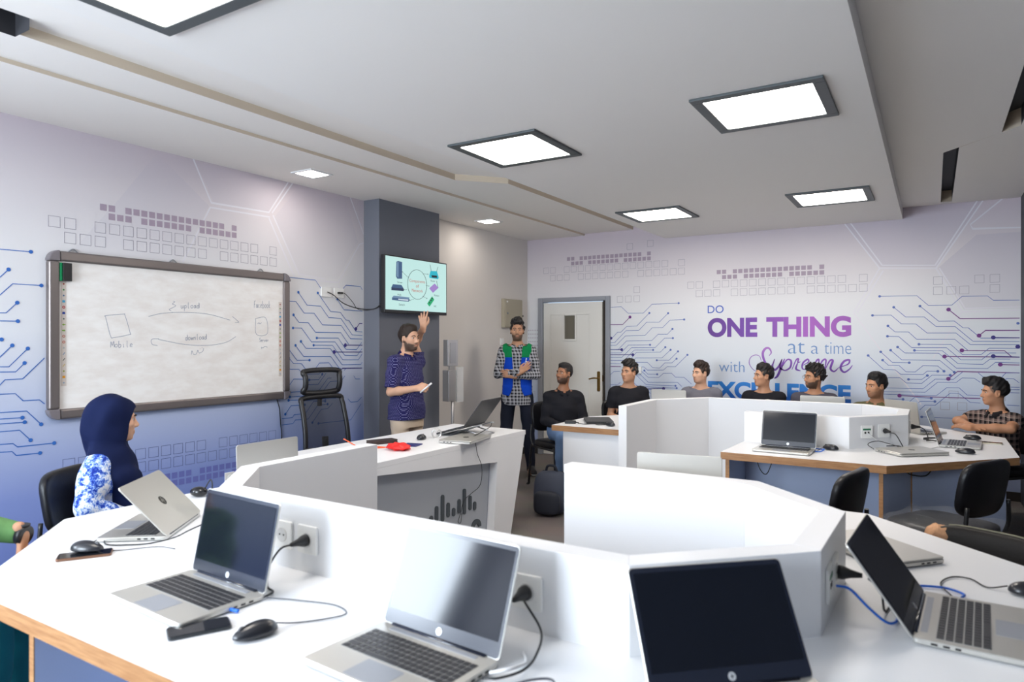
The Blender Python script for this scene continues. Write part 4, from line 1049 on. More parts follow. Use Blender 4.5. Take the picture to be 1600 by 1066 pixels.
# ================================================================== LAPTOPS AND DESK CLUTTER
M_silver = mat('silver_laptop_shell', srgb(196, 194, 188), .32, metal=.55)
M_silver2 = mat('silver_laptop_deck', srgb(186, 186, 184), .38, metal=.5)
M_pad = mat('grey_touchpad', srgb(158, 162, 170), .35, metal=.3)
M_keys = mat('dark_keys', (.022, .023, .028), .45)
M_keywell = mat('keyboard_well', srgb(170, 170, 168), .4, metal=.4)
M_bezel = mat('dark_screen_bezel', (.014, .018, .032), .2, spec=.6)
M_disp = mat('switched_off_display', (.006, .008, .014), .085, spec=.42)
M_emb = mat('pale_emblem', srgb(226, 228, 230), .3, metal=.2)
M_embd = mat('dark_chrome_emblem', srgb(84, 82, 78), .25, metal=.8)
M_port = mat('black_port', (.01, .01, .01), .5)
M_blk_shell = mat('black_laptop_shell', (.018, .018, .02), .45)
M_blk_dark = mat('charcoal_laptop_lid', (.045, .045, .048), .5)
LAPM = {}
def hp_mark(mb, c, r, place, mi_disc, mi_mark):
    disc(mb, c, r, place, mi_disc, 28)
def lap_meshes(style, s):
    key = (style, s)
    if key in LAPM: return LAPM[key]
    w, d, l = .36 * s, .24 * s, .243 * s
    shell, deck = (M_silver, M_silver2) if style == 'silver' else (M_blk_shell, M_blk_shell)
    out = {}
    b = MB(); b.rbox(-w / 2, w / 2, -d, .004, .003, .017, .012, 0, None, 4, .0025); b.box(-w / 2 + .03, -w / 2 + .06, -d + .03, -d + .045, 0, .003, 1); b.box(w / 2 - .06, w / 2 - .03, -d + .03, -d + .045, 0, .003, 1); b.box(-w / 2 + .03, w / 2 - .03, -.03, -.015, 0, .003, 1)
    for k, (y0_, y1_) in enumerate(((-.05, -.036), (-.075, -.061), (-.098, -.086))):
        for sg_ in (-1, 1): b.box(sg_ * w / 2 - .0006, sg_ * w / 2 + .0006, y0_, y1_, .007, .0125, 1)
    out['base'] = b.mesh('base', [shell, M_port])
    b = MB(); kx0, kx1, ky0, ky1 = -w / 2 + .022, w / 2 - .022, -.150 * s, -.042 * s
    b.box(kx0, kx1, ky0, ky1, .0168, .0174, 1)
    rows = 6; nc = 18
    rh = (ky1 - ky0) / rows; cw = (kx1 - kx0) / nc
    for r_ in range(rows):
        c_ = 0
        while c_ < nc:
            wid = 6 if (r_ == 0 and c_ == 4) else (2 if (c_ == 0 and r_ in (1, 2, 3)) else 1)
            wid = min(wid, nc - c_)
            b.box(kx0 + c_ * cw + .0018, kx0 + (c_ + wid) * cw - .0018, ky0 + r_ * rh + .0018, ky0 + (r_ + 1) * rh - .0018, .0174, .0187, 0); c_ += wid
    out['keyboard'] = b.mesh('keyboard', [M_keys, M_keywell if style == 'silver' else M_blk_shell])
    b = MB(); b.rbox(-.058, .058, -d + .008, -.158 * s, .0168, .0174, .004); out['touchpad'] = b.mesh('touchpad', M_pad if style == 'silver' else M_blk_dark)
    b = MB(); b.box(-w / 2 + .05, w / 2 - .05, -.026, -.010, .0168, .0176); out['speaker_grille'] = b.mesh('speaker_grille', M_pad if style == 'silver' else M_blk_dark)
    b = MB(); b.tube([(-w * .40, 0, .0165), (w * .40, 0, .0165)], .0055, 0, 10); out['hinge'] = b.mesh('hinge', M_bezel)
    # lid lies in the local XY plane: closed over the base when unrotated
    b = MB(); b.rbox(-w / 2, w / 2, -l, .002, .0015, .0068, .012, 0, None, 4, .0018); out['lid'] = b.mesh('lid', shell if style == 'silver' else M_blk_dark)
    b = MB(); b.rbox(-w / 2 + .003, w / 2 - .003, -l + .003, -.002, .0005, .0016, .010); out['bezel'] = b.mesh('bezel', M_bezel)
    b = MB(); b.box(-w / 2 + .012, w / 2 - .012, -l + .014, -.036 * s, -.0003, .0006); out['display'] = b.mesh('display', M_disp)
    b = MB(); P_ = lambda x, y: (x, y, -.0004)
    # round maker's emblem: pale disc with two slanted strokes, below the display
    cy = -.018 * s; disc(b, (0, cy), .0088, lambda x, y: (x, y, 0), 0, 24); b.f[-1] = b.f[-1][::-1]
    def mark(cx, cy, k, zz, mi, flip):
        f_ = flip
        sl = .35
        T = lambda u, v: (cx + f_ * (u + v * sl) * k, cy - v * k, zz)
        for pts in ([(-.48, -.35), (-.33, -.35), (-.33, .95), (-.48, .95)], [(-.33, .22), (-.05, .35), (-.05, -.35), (-.18, -.35), (-.18, .2), (-.33, .08)], [(.10, -.95), (.25, -.95), (.25, .38), (.10, .38)], [(.25, .25), (.42, .38), (.55, .30), (.55, -.28), (.42, -.36), (.25, -.28), (.25, -.15), (.40, -.2), (.40, .2), (.25, .12)]):
            pp = [T(*p) for p in pts]; b.poly(pp, mi); b.poly(pp[::-1], mi)
    mark(0, cy, .0068, -.0006, 1, 1)
    out['emblem'] = b.mesh('emblem', [M_emb, M_bezel])
    b = MB(); disc(b, (0, -l * .5), .021, lambda x, y: (x, y, .0071), 0, 28)
    mark(0, -l * .5, -.0165, .0074, 1, -1)
    out['lid_emblem'] = b.mesh('lid_emblem', [M_embd, M_silver])
    LAPM[key] = out
    return out
def link(me, name, parent):
    o = bpy.data.objects.new(name, me); COL.objects.link(o); o.parent = parent; return o
def laptop(label, x, y, rot, opening, z=.7504, style='silver', s=1.0, group='laptops on the desks'):
    """rot: z rotation (deg), the sitter is on local -Y; opening: 0 closed .. 180 flat"""
    m = lap_meshes(style, s)
    t = thing('laptop', label, 'laptop', (x, y, z), R(rot), group)
    base = link(m['base'], 'base', t)
    if opening > 8:
        for k in ('keyboard', 'touchpad', 'speaker_grille'): link(m[k], k, base)
    link(m['hinge'], 'hinge', t)
    lid = link(m['lid'], 'lid', t); lid.location = (0, 0, .0165 if opening > 8 else .0172); lid.rotation_euler = (-R(opening), 0, 0)
    if opening > 8:
        for k in ('bezel', 'display', 'emblem'): link(m[k], k, lid)
    if style == 'silver': link(m['lid_emblem'], 'lid_emblem', lid)
    return t
laptop('open silver laptop with dark screen beside the double socket, left of the foreground island', -1.826, 1.307, -3.3, 102, s=1.055)
laptop('open silver laptop whose screen mirrors a bright window, front of the foreground island', -1.031, 1.322, -4.5, 110, s=1.055)
laptop('open laptop with large dark screen nearest the camera, lower middle of the photo', -.357, 1.475, 43, 121, s=1.055)
laptop('open silver laptop seen from its side at the right photo edge', -.030, 2.138, 87, 126, s=1.055)
laptop('half-closed silver laptop in front of the woman in the headscarf, lid back showing', -2.546, 1.630, -52.7, 46.5, s=1.02)
laptop('laptop lid standing behind the left wing partition of the foreground island', -2.745, 2.20, -90, 88)
laptop('white-looking laptop lid standing behind the rear partition of the foreground island', -.929, 2.873, 188, 92)
laptop('closed silver laptop lying behind the sideways laptop on the foreground island', -.185 + .085, 2.75 + .07, -42, 0)
laptop('open silver laptop with black screen on the near side of the far island', -.85, 4.985, -2, 104)
laptop('closed silver laptop lying flat near the plugged socket of the far island', -.201, 5.306, 42, 0)
laptop('open laptop seen edge-on before the man in the checked polo', .05, 5.80, 86, 109)
laptop('laptop lid in front of the man in the grey T-shirt', -2.21, 6.53, 176, 94)
laptop('laptop tilted far back in front of the black T-shirt man by the lettering', -1.555, 6.58, 180, 128)
laptop('laptop lid in front of the man with glasses', -.825, 6.53, 181, 96)
laptop('grey laptop lid behind the corner of the far partition, before the olive-shirted man', -.20, 6.40, 132, 98)
laptop('closed black laptop on the left wing of the far island', -2.50, 5.78, -60, 0, style='black')
laptop('closed silver laptop under the black one on the instructor desk', -2.92, 3.90, 100, 0, z=.7904)
# black laptop standing on a folding stand on the instructor desk
M_stand = mat('silver_folding_stand', srgb(190, 190, 192), .3, metal=.8)
st = thing('laptop_stand', 'folding silver laptop stand on the instructor desk', 'stand', (-2.95, 4.22, .79), R(-90 + 8))
for s_ in (-1, 1):
    b = MB(); b.tube([(s_ * .10, -.13, .006), (s_ * .10, .11, .085), (s_ * .10, .13, .082)], .005); b.build('arm', M_stand, st)
    b = MB(); b.tube([(s_ * .10, .13, .006), (s_ * .10, -.02, .045)], .005); b.build('brace', M_stand, st)
for yy, zz in ((-.13, .006), (.13, .006)):
    b = MB(); b.tube([(-.10, yy, zz), (.10, yy, zz)], .005); b.build('cross_bar', M_stand, st)
lp = laptop('black laptop with wide-open lid raised on a silver stand on the instructor desk', -2.93, 4.22, -82, 142, z=.855, style='black')
lp.rotation_euler = (R(15), 0, R(-82))

# ---- computer mice
def mouse_mesh():
    b = MB()
    def fn(p):
        z = p.z; taper = 1 - .14 * p.y
        z = z * (1 - .22 * p.y) if z > 0 else z * .35
        return (p.x * taper, p.y, z)
    b.ell((0, 0, .010), (.031, .058, .028), 0, None, 28, 16, fn)
    return b.mesh('shell', mat('black_mouse_shell', (.012, .013, .018), .28, spec=.6))
MOUSE = None
def mouse(label, x, y, rot, z=.7504, wheel=True):
    global MOUSE
    if MOUSE is None:
        MOUSE = (mouse_mesh(),)
        b = MB(); b.lathe([(.007, -.0035), (.009, -.002), (.009, .002), (.007, .0035)], (0, 0, 0), 16, 0, Matrix.Translation((0, .034, .0265)) @ Matrix.Rotation(R(90), 4, 'Y'))
        MOUSE += (b.mesh('scroll_wheel', mat('grey_rubber', (.08, .08, .085), .6)),)
        b = MB(); b.tube([(0, .008, .0375), (0, .022, .0355), (0, .056, .014)], .0009, 0, 5); MOUSE += (b.mesh('button_split', M_port),)
    t = thing('computer_mouse', label, 'mouse', (x, y, z), R(rot), 'black computer mice')
    link(MOUSE[0], 'shell', t); link(MOUSE[1], 'scroll_wheel', t); link(MOUSE[2], 'button_split', t)
    return t
def phone(label, x, y, rot, z=.7504, frame=None, l=.15):
    t = thing('smartphone', label, 'phone', (x, y, z), R(rot), 'phones on the desks')
    b = MB(); b.rbox(-l / 2, l / 2, -.037, .037, 0, .009, .009, 0, None, 5, .002); b.build('case', frame or mat('dark_phone_case', (.02, .025, .03), .3), t)
    b = MB(); b.rbox(-l / 2 + .003, l / 2 - .003, -.0345, .0345, .0089, .0095, .007); b.build('glass', mat('phone_glass', (.012, .014, .018), .06, spec=.7), t)
    return t
phone('brown-edged phone lying under a mouse at the left of the foreground island', -2.50, 1.235, 57, frame=mat('bronze_phone_frame', srgb(120, 86, 66), .35, metal=.4), l=.165)
mouse('black mouse resting on the brown-edged phone', -2.515, 1.25, -62, .76)
phone('dark phone tucked under the laptop beside the double socket', -1.612, 1.075, 62)
mouse('black corded mouse beside the dark phone, front of the foreground island', -1.455, 1.125, 165)
mouse('small black mouse beside the open laptop on the near side of the far island', -.595, 5.10, 60)
mouse('black mouse near the right corner edge of the far island', .18, 5.39, 80)
mouse('black mouse before the folded arms of the man in the checked polo', .25, 6.17, 80)
mouse('black mouse on the left wing of the far island, right of the cords', -2.39, 5.50, 60)
mouse('black mouse cut by the right photo edge on the foreground island', .245, 2.50, -75)
phone('dark notebook-sized phone with pale edge beside the edge-on laptop', .345, 6.01, -5, frame=mat('cream_phone_edge', srgb(206, 200, 180), .4), l=.16)
mouse('dark mouse beside the wristwatch on the instructor desk', -3.10, 3.80, 20, .7904)

# ---- cables (all lie on a worktop)
def cable(name, label, pts, r, m, n=8, plug=None, cat='cable', group='cables on the desks'):
    t = thing(name, label, cat, pts[0], 0, group)
    path = catmull(pts, n)
    for q in path:                                        # a cord lies on the worktop, it does not sink into it
        if .735 < q.z < .7506 + r: q.z = .7506 + r
    b = MB(); b.tube(path, r, 0, 8); at_world(b.build('cord', m, None), t)
    if plug:
        p, ang = plug
        M = Matrix.Translation(p) @ Matrix.Rotation(R(ang), 4, 'Z') @ Matrix.Rotation(R(90), 4, 'Y')
        b = MB(); b.lathe([(.0185, 0), (.0185, .012), (.012, .03), (.009, .045), (.006, .06)], (0, 0, 0), 20, 0, M); at_world(b.build('plug', M_black, None), t)
    return t
M_cord = mat('black_cord', (.015, .016, .018), .5); M_grcord = mat('grey_blue_cord', srgb(84, 86, 92), .5); M_white_cord = mat('white_cord', (.8, .8, .8), .5); M_blue_cord = mat('blue_network_cord', srgb(8, 104, 214), .45)
z0 = .7545
cable('charger_cable', 'black charger cord from the double socket down to the laptop beside it', [(-1.709, 1.458, .858), (-1.73, 1.43, .848), (-1.745, 1.40, .80), (-1.735, 1.385, z0), (-1.70, 1.36, z0), (-1.66, 1.345, z0), (-1.64, 1.29, .758)], .0032, M_cord, plug=((-1.709, 1.513, .858), fa_))
cable('mouse_cable', 'thin looping cord of the corded mouse between the two front laptops', [(-1.455, 1.185, .765), (-1.43, 1.23, z0), (-1.38, 1.29, z0), (-1.36, 1.345, z0), (-1.43, 1.37, z0), (-1.53, 1.345, z0), (-1.63, 1.30, .758)], .0022, M_grcord)
cable('charger_cable', 'grey cord curling beside the window-mirroring laptop', [(-.82, 1.20, .758), (-.79, 1.22, z0), (-.74, 1.27, z0 + .012), (-.70, 1.30, z0 + .01), (-.68, 1.26, z0), (-.70, 1.18, z0), (-.75, 1.10, z0)], .0028, M_grcord)
cable('charger_cable', 'white cord at the right rear corner of the window-mirroring laptop', [(-.835, 1.26, .762), (-.80, 1.275, .772), (-.79, 1.31, .768), (-.80, 1.36, z0), (-.83, 1.40, z0)], .004, M_white_cord)
cable('charger_cable', 'black cord behind the window-mirroring laptop', [(-.835, 1.235, .762), (-.80, 1.24, .768), (-.775, 1.30, .766), (-.775, 1.36, .775), (-.80, 1.43, .80), (-.862, 1.455, .852)], .003, M_cord, plug=((-.888, 1.5055, .852), fa_))
cable('network_cable', 'blue network cord running from the partition under the sideways laptop', [(-.218, 1.985, .850), (-.185, 1.99, .845), (-.14, 2.00, .80), (-.10, 2.02, .765), (-.08, 2.08, z0 + .002), (-.09, 2.20, z0 + .002), (-.08, 2.36, z0 + .002), (.02, 2.42, z0 + .002), (.075, 2.39, .757), (.07, 2.34, .76)], .0035, M_blue_cord)
cable('network_cable', 'blue network cord beside the large dark screen at the bottom of the photo', [(-.17, 1.60, .76), (-.14, 1.62, z0 + .004), (-.08, 1.60, z0 + .002), (-.04, 1.54, z0 + .002), (-.05, 1.44, z0 + .002)], .0035, M_blue_cord)
cable('charger_cable', 'black cord beside the blue one at the bottom of the photo', [(-.185, 1.585, .758), (-.15, 1.575, z0 + .002), (-.12, 1.52, z0 + .002), (-.11, 1.42, z0)], .0032, M_cord)
cable('charger_cable', 'black charger on the partition behind the sideways laptop', [(-.15, 2.09, .85), (-.12, 2.10, .82), (-.11, 2.13, z0), (-.08, 2.30, z0), (-.02, 2.34, z0), (.02, 2.33, .758)], .003, M_cord, plug=((-.2240, 2.09, .855), 0))
cable('network_plug', 'short blue plug in the side of the laptop beside the double socket', [(-1.645, 1.19, .759), (-1.632, 1.192, .758), (-1.618, 1.196, .757)], .005, M_blue_cord)
cable('mouse_cable', 'thin cord of the mouse at the right photo edge', [(.19, 2.51, .765), (.14, 2.50, z0), (.10, 2.56, z0), (.05, 2.55, z0), (.02, 2.46, z0), (.05, 2.34, .758)], .0022, M_cord)
cable('charger_cable', 'tangle of dark cords beside the half-closed laptop', [(-2.62, 1.36, .757), (-2.56, 1.34, z0), (-2.50, 1.37, z0), (-2.44, 1.43, z0), (-2.40, 1.50, .765), (-2.33, 1.52, .80), (-2.29, 1.60, .83)], .0026, M_cord)
cable('mouse_cable', 'thin cord looping in front of the half-closed laptop', [(-2.64, 1.345, .757), (-2.60, 1.285, z0), (-2.53, 1.27, z0), (-2.45, 1.33, z0), (-2.38, 1.42, z0), (-2.30, 1.44, z0)], .002, M_grcord)
cable('charger_cable', 'black cord plugged into the front socket of the far island', [(-.26, 5.395, .858), (-.22, 5.375, .85), (-.19, 5.37, .80), (-.175, 5.36, .765), (-.20, 5.33, .778), (-.27, 5.30, .776)], .0035, M_cord, plug=((-.29, 5.4325, .864), -49.6))
cable('network_cable', 'white cord from the front socket of the far island towards the edge-on laptop', [(-.385, 5.30, .855), (-.33, 5.34, .81), (-.25, 5.40, .772), (-.12, 5.46, z0), (-.02, 5.50, z0), (.03, 5.60, z0)], .0028, M_white_cord)
cable('charger_cable', 'black cord plugged into the right face of the far partition', [(-.08, 5.83, .86), (-.05, 5.82, .84), (-.03, 5.84, .78), (-.04, 5.90, z0), (0, 5.96, z0)], .0035, M_cord, plug=((-.1375, 5.83, .86), 0))
cable('charger_cable', 'black cords tangled behind the edge-on laptop', [(-.06, 6.05, z0), (-.02, 6.10, z0), (.04, 6.05, z0 + .008), (0, 5.98, z0 + .012), (-.06, 5.94, z0 + .006), (-.02, 5.88, z0 + .01), (.02, 5.92, z0)], .004, M_cord)
cable('network_cable', 'blue cord at the right side of the black-screened laptop on the far island', [(-.67, 4.93, .757), (-.64, 4.95, z0), (-.62, 5.00, z0 + .01), (-.65, 5.06, z0), (-.70, 5.08, z0)], .0035, M_blue_cord)
cable('mouse_cable', 'thin cord of the small mouse on the near side of the far island', [(-.645, 5.10, .76), (-.66, 5.08, z0), (-.655, 5.03, z0), (-.66, 4.95, .757)], .002, M_cord)
cable('charger_cable', 'dark looping cord at the hinge of the closed laptop on the far island', [(-.34, 5.21, .76), (-.38, 5.26, .785), (-.33, 5.34, .80), (-.26, 5.36, .785), (-.2, 5.3, .777)], .0025, M_cord)
cable('charger_cable', 'dark cords lying beside the closed black laptop on the far island', [(-2.70, 5.50, z0), (-2.62, 5.47, z0), (-2.56, 5.53, z0), (-2.50, 5.49, z0), (-2.45, 5.55, z0)], .0032, M_cord)
cable('charger_cable', 'two thin black cords hanging down the front of the instructor desk', [(-2.80, 3.92, .797), (-2.735, 3.93, .795), (-2.715, 3.94, .70), (-2.712, 3.99, .60), (-2.715, 3.975, .48), (-2.76, 3.93, .42), (-2.78, 3.87, .38), (-2.78, 3.83, .30), (-2.78, 3.80, .25), (-2.78, 3.83, .235), (-2.78, 3.845, .30)], .0022, M_cord)
cable('charger_cable', 'black cords trailing along the laptop stand', [(-2.80, 3.75, .80), (-2.79, 3.9, .797), (-2.78, 4.02, .82), (-2.76, 4.16, .86), (-2.80, 4.25, .88)], .0028, M_cord)
cable('charger_cable', 'orange cord coiled on the left of the instructor desk', [(-3.20, 3.12, .795), (-3.10, 3.22, .794), (-3.22, 3.33, .794), (-3.06, 3.38, .794), (-3.16, 3.26, .80), (-3.24, 3.18, .86)], .0035, mat('orange_cord', srgb(232, 96, 50), .5))
cable('charger_cable', 'cord loops hanging under the near edge of the far island', [(-1.02, 4.80, .70), (-.99, 4.80, .62), (-.95, 4.80, .60), (-.91, 4.80, .70)], .003, M_cord)
cable('charger_cable', 'cord loop hanging under the front corner of the far island', [(-.16, 4.92, .70), (-.12, 4.90, .665), (-.04, 4.93, .66), (.0, 5.0, .70)], .004, M_cord)

# ---- adapter on the far island's left wing, items on the instructor desk, black pouch by the woman
t = thing('power_adapter', 'small black adapter at the left end of the far island', 'adapter', (-2.76, 5.47, .75), R(20))
b = MB(); b.rbox(-.05, .05, -.022, .022, 0, .028, .008, 0, None, 4, .005); b.build('body', M_black, t)
b = MB(); b.tube([(.05, 0, .012), (.075, 0, .01)], .004); b.build('strain_relief', M_black, t)
random.seed(5)
b = MB()
b.ell((0, 0, .022), (.085, .06, .024), 0, None, 30, 16, lambda p: tuple(c * (1 + .22 * math.sin(8 * p.x + 3 * p.z) * math.cos(7 * p.y + 1)) for c in p))
o = b.build('crumpled_bag', mat('red_plastic', srgb(224, 30, 24), .45, bump=.4, bscale=40), None, loc=(-2.93, 3.36, .79))
tag(o, 'crumpled red plastic bag on the instructor desk', 'bag')
for i in range(len(o.data.vertices)):
    v = o.data.vertices[i].co
    if v.z < 0: v.z = 0
t = thing('wallet', 'dark brown long wallet on the instructor desk beside the red bag', 'wallet', (-3.22, 3.52, .79), R(70))
b = MB(); b.rbox(-.10, .10, -.045, .045, 0, .012, .01, 0, None, 4, .003); b.build('cover', mat('dark_brown_leather', (.03, .016, .014), .45), t)
b = MB(); b.rbox(-.10, .10, -.045, .045, .013, .024, .01, 0, None, 4, .003); b.build('flap', MATS['dark_brown_leather'], t)
t = thing('wristwatch', 'silver wristwatch lying on the instructor desk', 'watch', (-3.06, 3.92, .79), R(35))
b = MB(); b.tube([(.032 * math.cos(2 * PI * k / 24), 0, .032 + .032 * math.sin(2 * PI * k / 24)) for k in range(25)], .006); b.build('bracelet', M_chrome, t)
b = MB(); b.lathe([(.018, 0), (.018, .008), (.015, .010)], (0, 0, 0), 20, 0, Matrix.Translation((0, -.012, .058)) @ Matrix.Rotation(R(60), 4, 'X')); b.build('case', M_chrome, t)
t = thing('notebook', 'dark blue notebook under the red bag on the instructor desk', 'notebook', (-2.99, 3.44, .7896), R(15))
# (kept thin so that the bag lies over it)
b = MB(); b.box(-.02, .09, .05, .16, 0, .008); b.build('cover', mat('navy_cover', srgb(30, 40, 110), .5), t)
t = thing('earphone_case', 'glossy black pouch with a wire loop beside the woman', 'pouch', (-2.985, 1.99, .7504), R(30))
b = MB(); b.ell((0, 0, .024), (.042, .030, .024), 0, None, 24, 14, lambda p: (p.x, p.y, p.z if p.z > -.9 else -.9)); b.build('pouch', mat('glossy_black', (.012, .012, .014), .15), t)
b = MB(); b.tube(catmull([(.02, .02, .035), (.03, .03, .06), (.045, .028, .075), (.055, .02, .05), (.05, .02, .01)], 8), .003); b.build('wire_loop', M_cord, t)
t = thing('cap', 'white cloth cap behind the tilted laptop before the black T-shirt man', 'cap', (-1.33, 6.62, .93), R(200))
t.location = (-1.30, 6.60, .751)
b = MB(); b.ell((0, 0, .10), (.085, .10, .10), 0, None, 24, 12); b.build('crown', mat('white_cloth', srgb(222, 220, 216), .8, bump=.2, bscale=60), t)
b = MB(); b.ell((0, .10, .055), (.07, .07, .008), 0, None, 24, 8); b.build('brim', MATS['white_cloth'], t)

# ---- backpack on the carpet
t = thing('backpack', 'dark grey-blue backpack on the carpet beside the far island', 'backpack', (-2.80, 5.17, 0), R(12))
M_bp = mat('dark_slate_nylon', srgb(62, 68, 84), .7, bump=.3, bscale=200); M_bp2 = mat('black_nylon', srgb(30, 34, 46), .6)
b = MB(); cushion(b, (0, 0, .185), (.15, .10, .185), .6, 0, Matrix.Rotation(R(-8), 4, 'X')); b.build('body', M_bp, t)
b = MB(); cushion(b, (0, -.11, .12), (.115, .04, .10), .55); b.build('front_pocket', M_bp2, t)
b = MB(); b.tube(catmull([(-.05, .03, .36), (-.03, .02, .41), (.03, .02, .41), (.05, .03, .36)], 6), .011); b.build('top_handle', M_bp2, t)
for s_ in (-1, 1):
    b = MB(); b.tube(catmull([(s_ * .08, .07, .35), (s_ * .11, .13, .27), (s_ * .11, .12, .10), (s_ * .12, .07, .04)], 6), .016); b.build('shoulder_strap', M_bp2, t)

# ================================================================== PEOPLE: one blended surface per figure
F32 = np.float32
class Field:
    """signed distance field on a grid; shapes are blended in with a smooth union"""
    def __init__(s, lo, hi, res):
        s.lo = np.array(lo, F32); s.res = res
        s.n = np.maximum(3, np.ceil((np.array(hi) - s.lo) / res).astype(int) + 1)
        s.d = np.full(tuple(s.n), 0.5, F32)
    def win(s, lo, hi, pad):
        a = np.floor((np.array(lo) - pad - s.lo) / s.res).astype(int); b = np.ceil((np.array(hi) + pad - s.lo) / s.res).astype(int) + 1
        a = np.clip(a, 0, s.n); b = np.clip(b, 0, s.n)
        if np.any(b <= a): return None, None
        sl = tuple(slice(i, j) for i, j in zip(a, b))
        ax = [(s.lo[k] + s.res * np.arange(a[k], b[k])).astype(F32) for k in range(3)]
        return sl, np.meshgrid(*ax, indexing='ij')
    def put(s, fn, lo, hi, k, sub=False):
        sl, P = s.win(lo, hi, max(k, .004) * 1.5 + 3 * s.res)
        if sl is None: return
        q = fn(*P).astype(F32); d = s.d[sl]
        if sub:
            q = -q; h = np.maximum(k - np.abs(d - q), 0) / max(k, 1e-6); s.d[sl] = np.maximum(d, q) + h * h * k * .25
        else:
            h = np.maximum(k - np.abs(d - q), 0) / max(k, 1e-6); s.d[sl] = np.minimum(d, q) - h * h * k * .25
    def cap(s, a, b, ra, rb=None, k=.02, sub=False):
        a = np.array(a, float); b = np.array(b, float); rb = ra if rb is None else rb
        ba = b - a; L = max(ba.dot(ba), 1e-9); r = max(ra, rb)
        def fn(X, Y, Z):
            t = np.clip(((X - a[0]) * ba[0] + (Y - a[1]) * ba[1] + (Z - a[2]) * ba[2]) / L, 0, 1)
            return np.sqrt((X - a[0] - t * ba[0]) ** 2 + (Y - a[1] - t * ba[1]) ** 2 + (Z - a[2] - t * ba[2]) ** 2) - (ra + (rb - ra) * t)
        s.put(fn, np.minimum(a, b) - r, np.maximum(a, b) + r, k, sub)
    def chain(s, pts, rs, k=.02):
        for i in range(len(pts) - 1): s.cap(pts[i], pts[i + 1], rs[i], rs[i + 1], k)
    def ell(s, c, r, M=None, k=.02, sub=False):
        c = np.array(c, float); r = np.array(r, float); R3 = np.eye(3) if M is None else np.array(M)
        m = r.max()
        def fn(X, Y, Z):
            x, y, z = X - c[0], Y - c[1], Z - c[2]
            u = (R3[0, 0] * x + R3[1, 0] * y + R3[2, 0] * z) / r[0]; v = (R3[0, 1] * x + R3[1, 1] * y + R3[2, 1] * z) / r[1]; w = (R3[0, 2] * x + R3[1, 2] * y + R3[2, 2] * z) / r[2]
            k0 = np.sqrt(u * u + v * v + w * w) + 1e-6
            k1 = np.sqrt((u / r[0]) ** 2 + (v / r[1]) ** 2 + (w / r[2]) ** 2) + 1e-6
            return k0 * (k0 - 1) / k1
        s.put(fn, c - m, c + m, k, sub)
    def loft(s, secs, k=.02, tops=True):
        """secs = [(x, y, z, half width, half depth)...] from bottom to top: an upright body of oval sections"""
        q = np.array(secs, float)
        lo = (q[:, :3] - np.stack([q[:, 3], q[:, 4], 0 * q[:, 3]], 1)).min(0); hi = (q[:, :3] + np.stack([q[:, 3], q[:, 4], 0 * q[:, 3]], 1)).max(0)
        z = q[:, 2]
        def fn(X, Y, Z):
            f = lambda j: np.interp(Z, z, q[:, j]).astype(F32)
            w, d = f(3), f(4); u = (X - f(0)) / w; v = (Y - f(1)) / d
            rr = (np.abs(u) ** 2.3 + np.abs(v) ** 2.3) ** (1 / 2.3)
            side = (rr - 1) * np.minimum(w, d)
            end = np.maximum(z[0] - Z, Z - z[-1])
            return np.where(end > 0, np.sqrt(np.maximum(side, 0) ** 2 + end ** 2), np.maximum(side, end))
        s.put(fn, lo, hi, k)
    def keep(s, fn):
        """intersect with a half space: fn(X,Y,Z) <= 0 is kept"""
        ax = [(s.lo[k] + s.res * np.arange(s.n[k])).astype(F32) for k in range(3)]
        X, Y, Z = np.meshgrid(*ax, indexing='ij')
        s.d = np.maximum(s.d, fn(X, Y, Z).astype(F32))
    def add(s, fn):
        ax = [(s.lo[k] + s.res * np.arange(s.n[k])).astype(F32) for k in range(3)]
        X, Y, Z = np.meshgrid(*ax, indexing='ij')
        s.d = s.d + fn(X, Y, Z).astype(F32)
    def mesh(s, name, mats, smooth=1):
        d = s.d
        d[0] = d[-1] = .05; d[:, 0] = d[:, -1] = .05; d[:, :, 0] = d[:, :, -1] = .05
        ins = d < 0
        n = ins[:-1, :-1, :-1].astype(np.int8)
        for dx, dy, dz in [(0, 0, 1), (0, 1, 0), (0, 1, 1), (1, 0, 0), (1, 0, 1), (1, 1, 0), (1, 1, 1)]:
            n = n + ins[dx:d.shape[0] - 1 + dx, dy:d.shape[1] - 1 + dy, dz:d.shape[2] - 1 + dz]
        cells = np.argwhere((n > 0) & (n < 8))
        if len(cells) == 0: raise ValueError('empty field ' + name)
        idx = np.full(n.shape, -1, np.int32); idx[tuple(cells.T)] = np.arange(len(cells))
        off = np.array([(i, j, k) for i in (0, 1) for j in (0, 1) for k in (0, 1)])
        val = np.stack([d[tuple((cells + o).T)] for o in off], 1)
        acc = np.zeros((len(cells), 3), F32); cnt = np.zeros(len(cells), F32)
        for a in range(8):
            for b_ in range(a + 1, 8):
                if np.abs(off[a] - off[b_]).sum() != 1: continue
                va, vb = val[:, a], val[:, b_]; m = (va < 0) != (vb < 0)
                t = np.where(m, va / np.where(m, va - vb, 1), 0)[:, None]
                acc += np.where(m[:, None], off[a] + t * (off[b_] - off[a]), 0); cnt += m
        V = s.lo + s.res * (cells + acc / cnt[:, None])
        quads = []
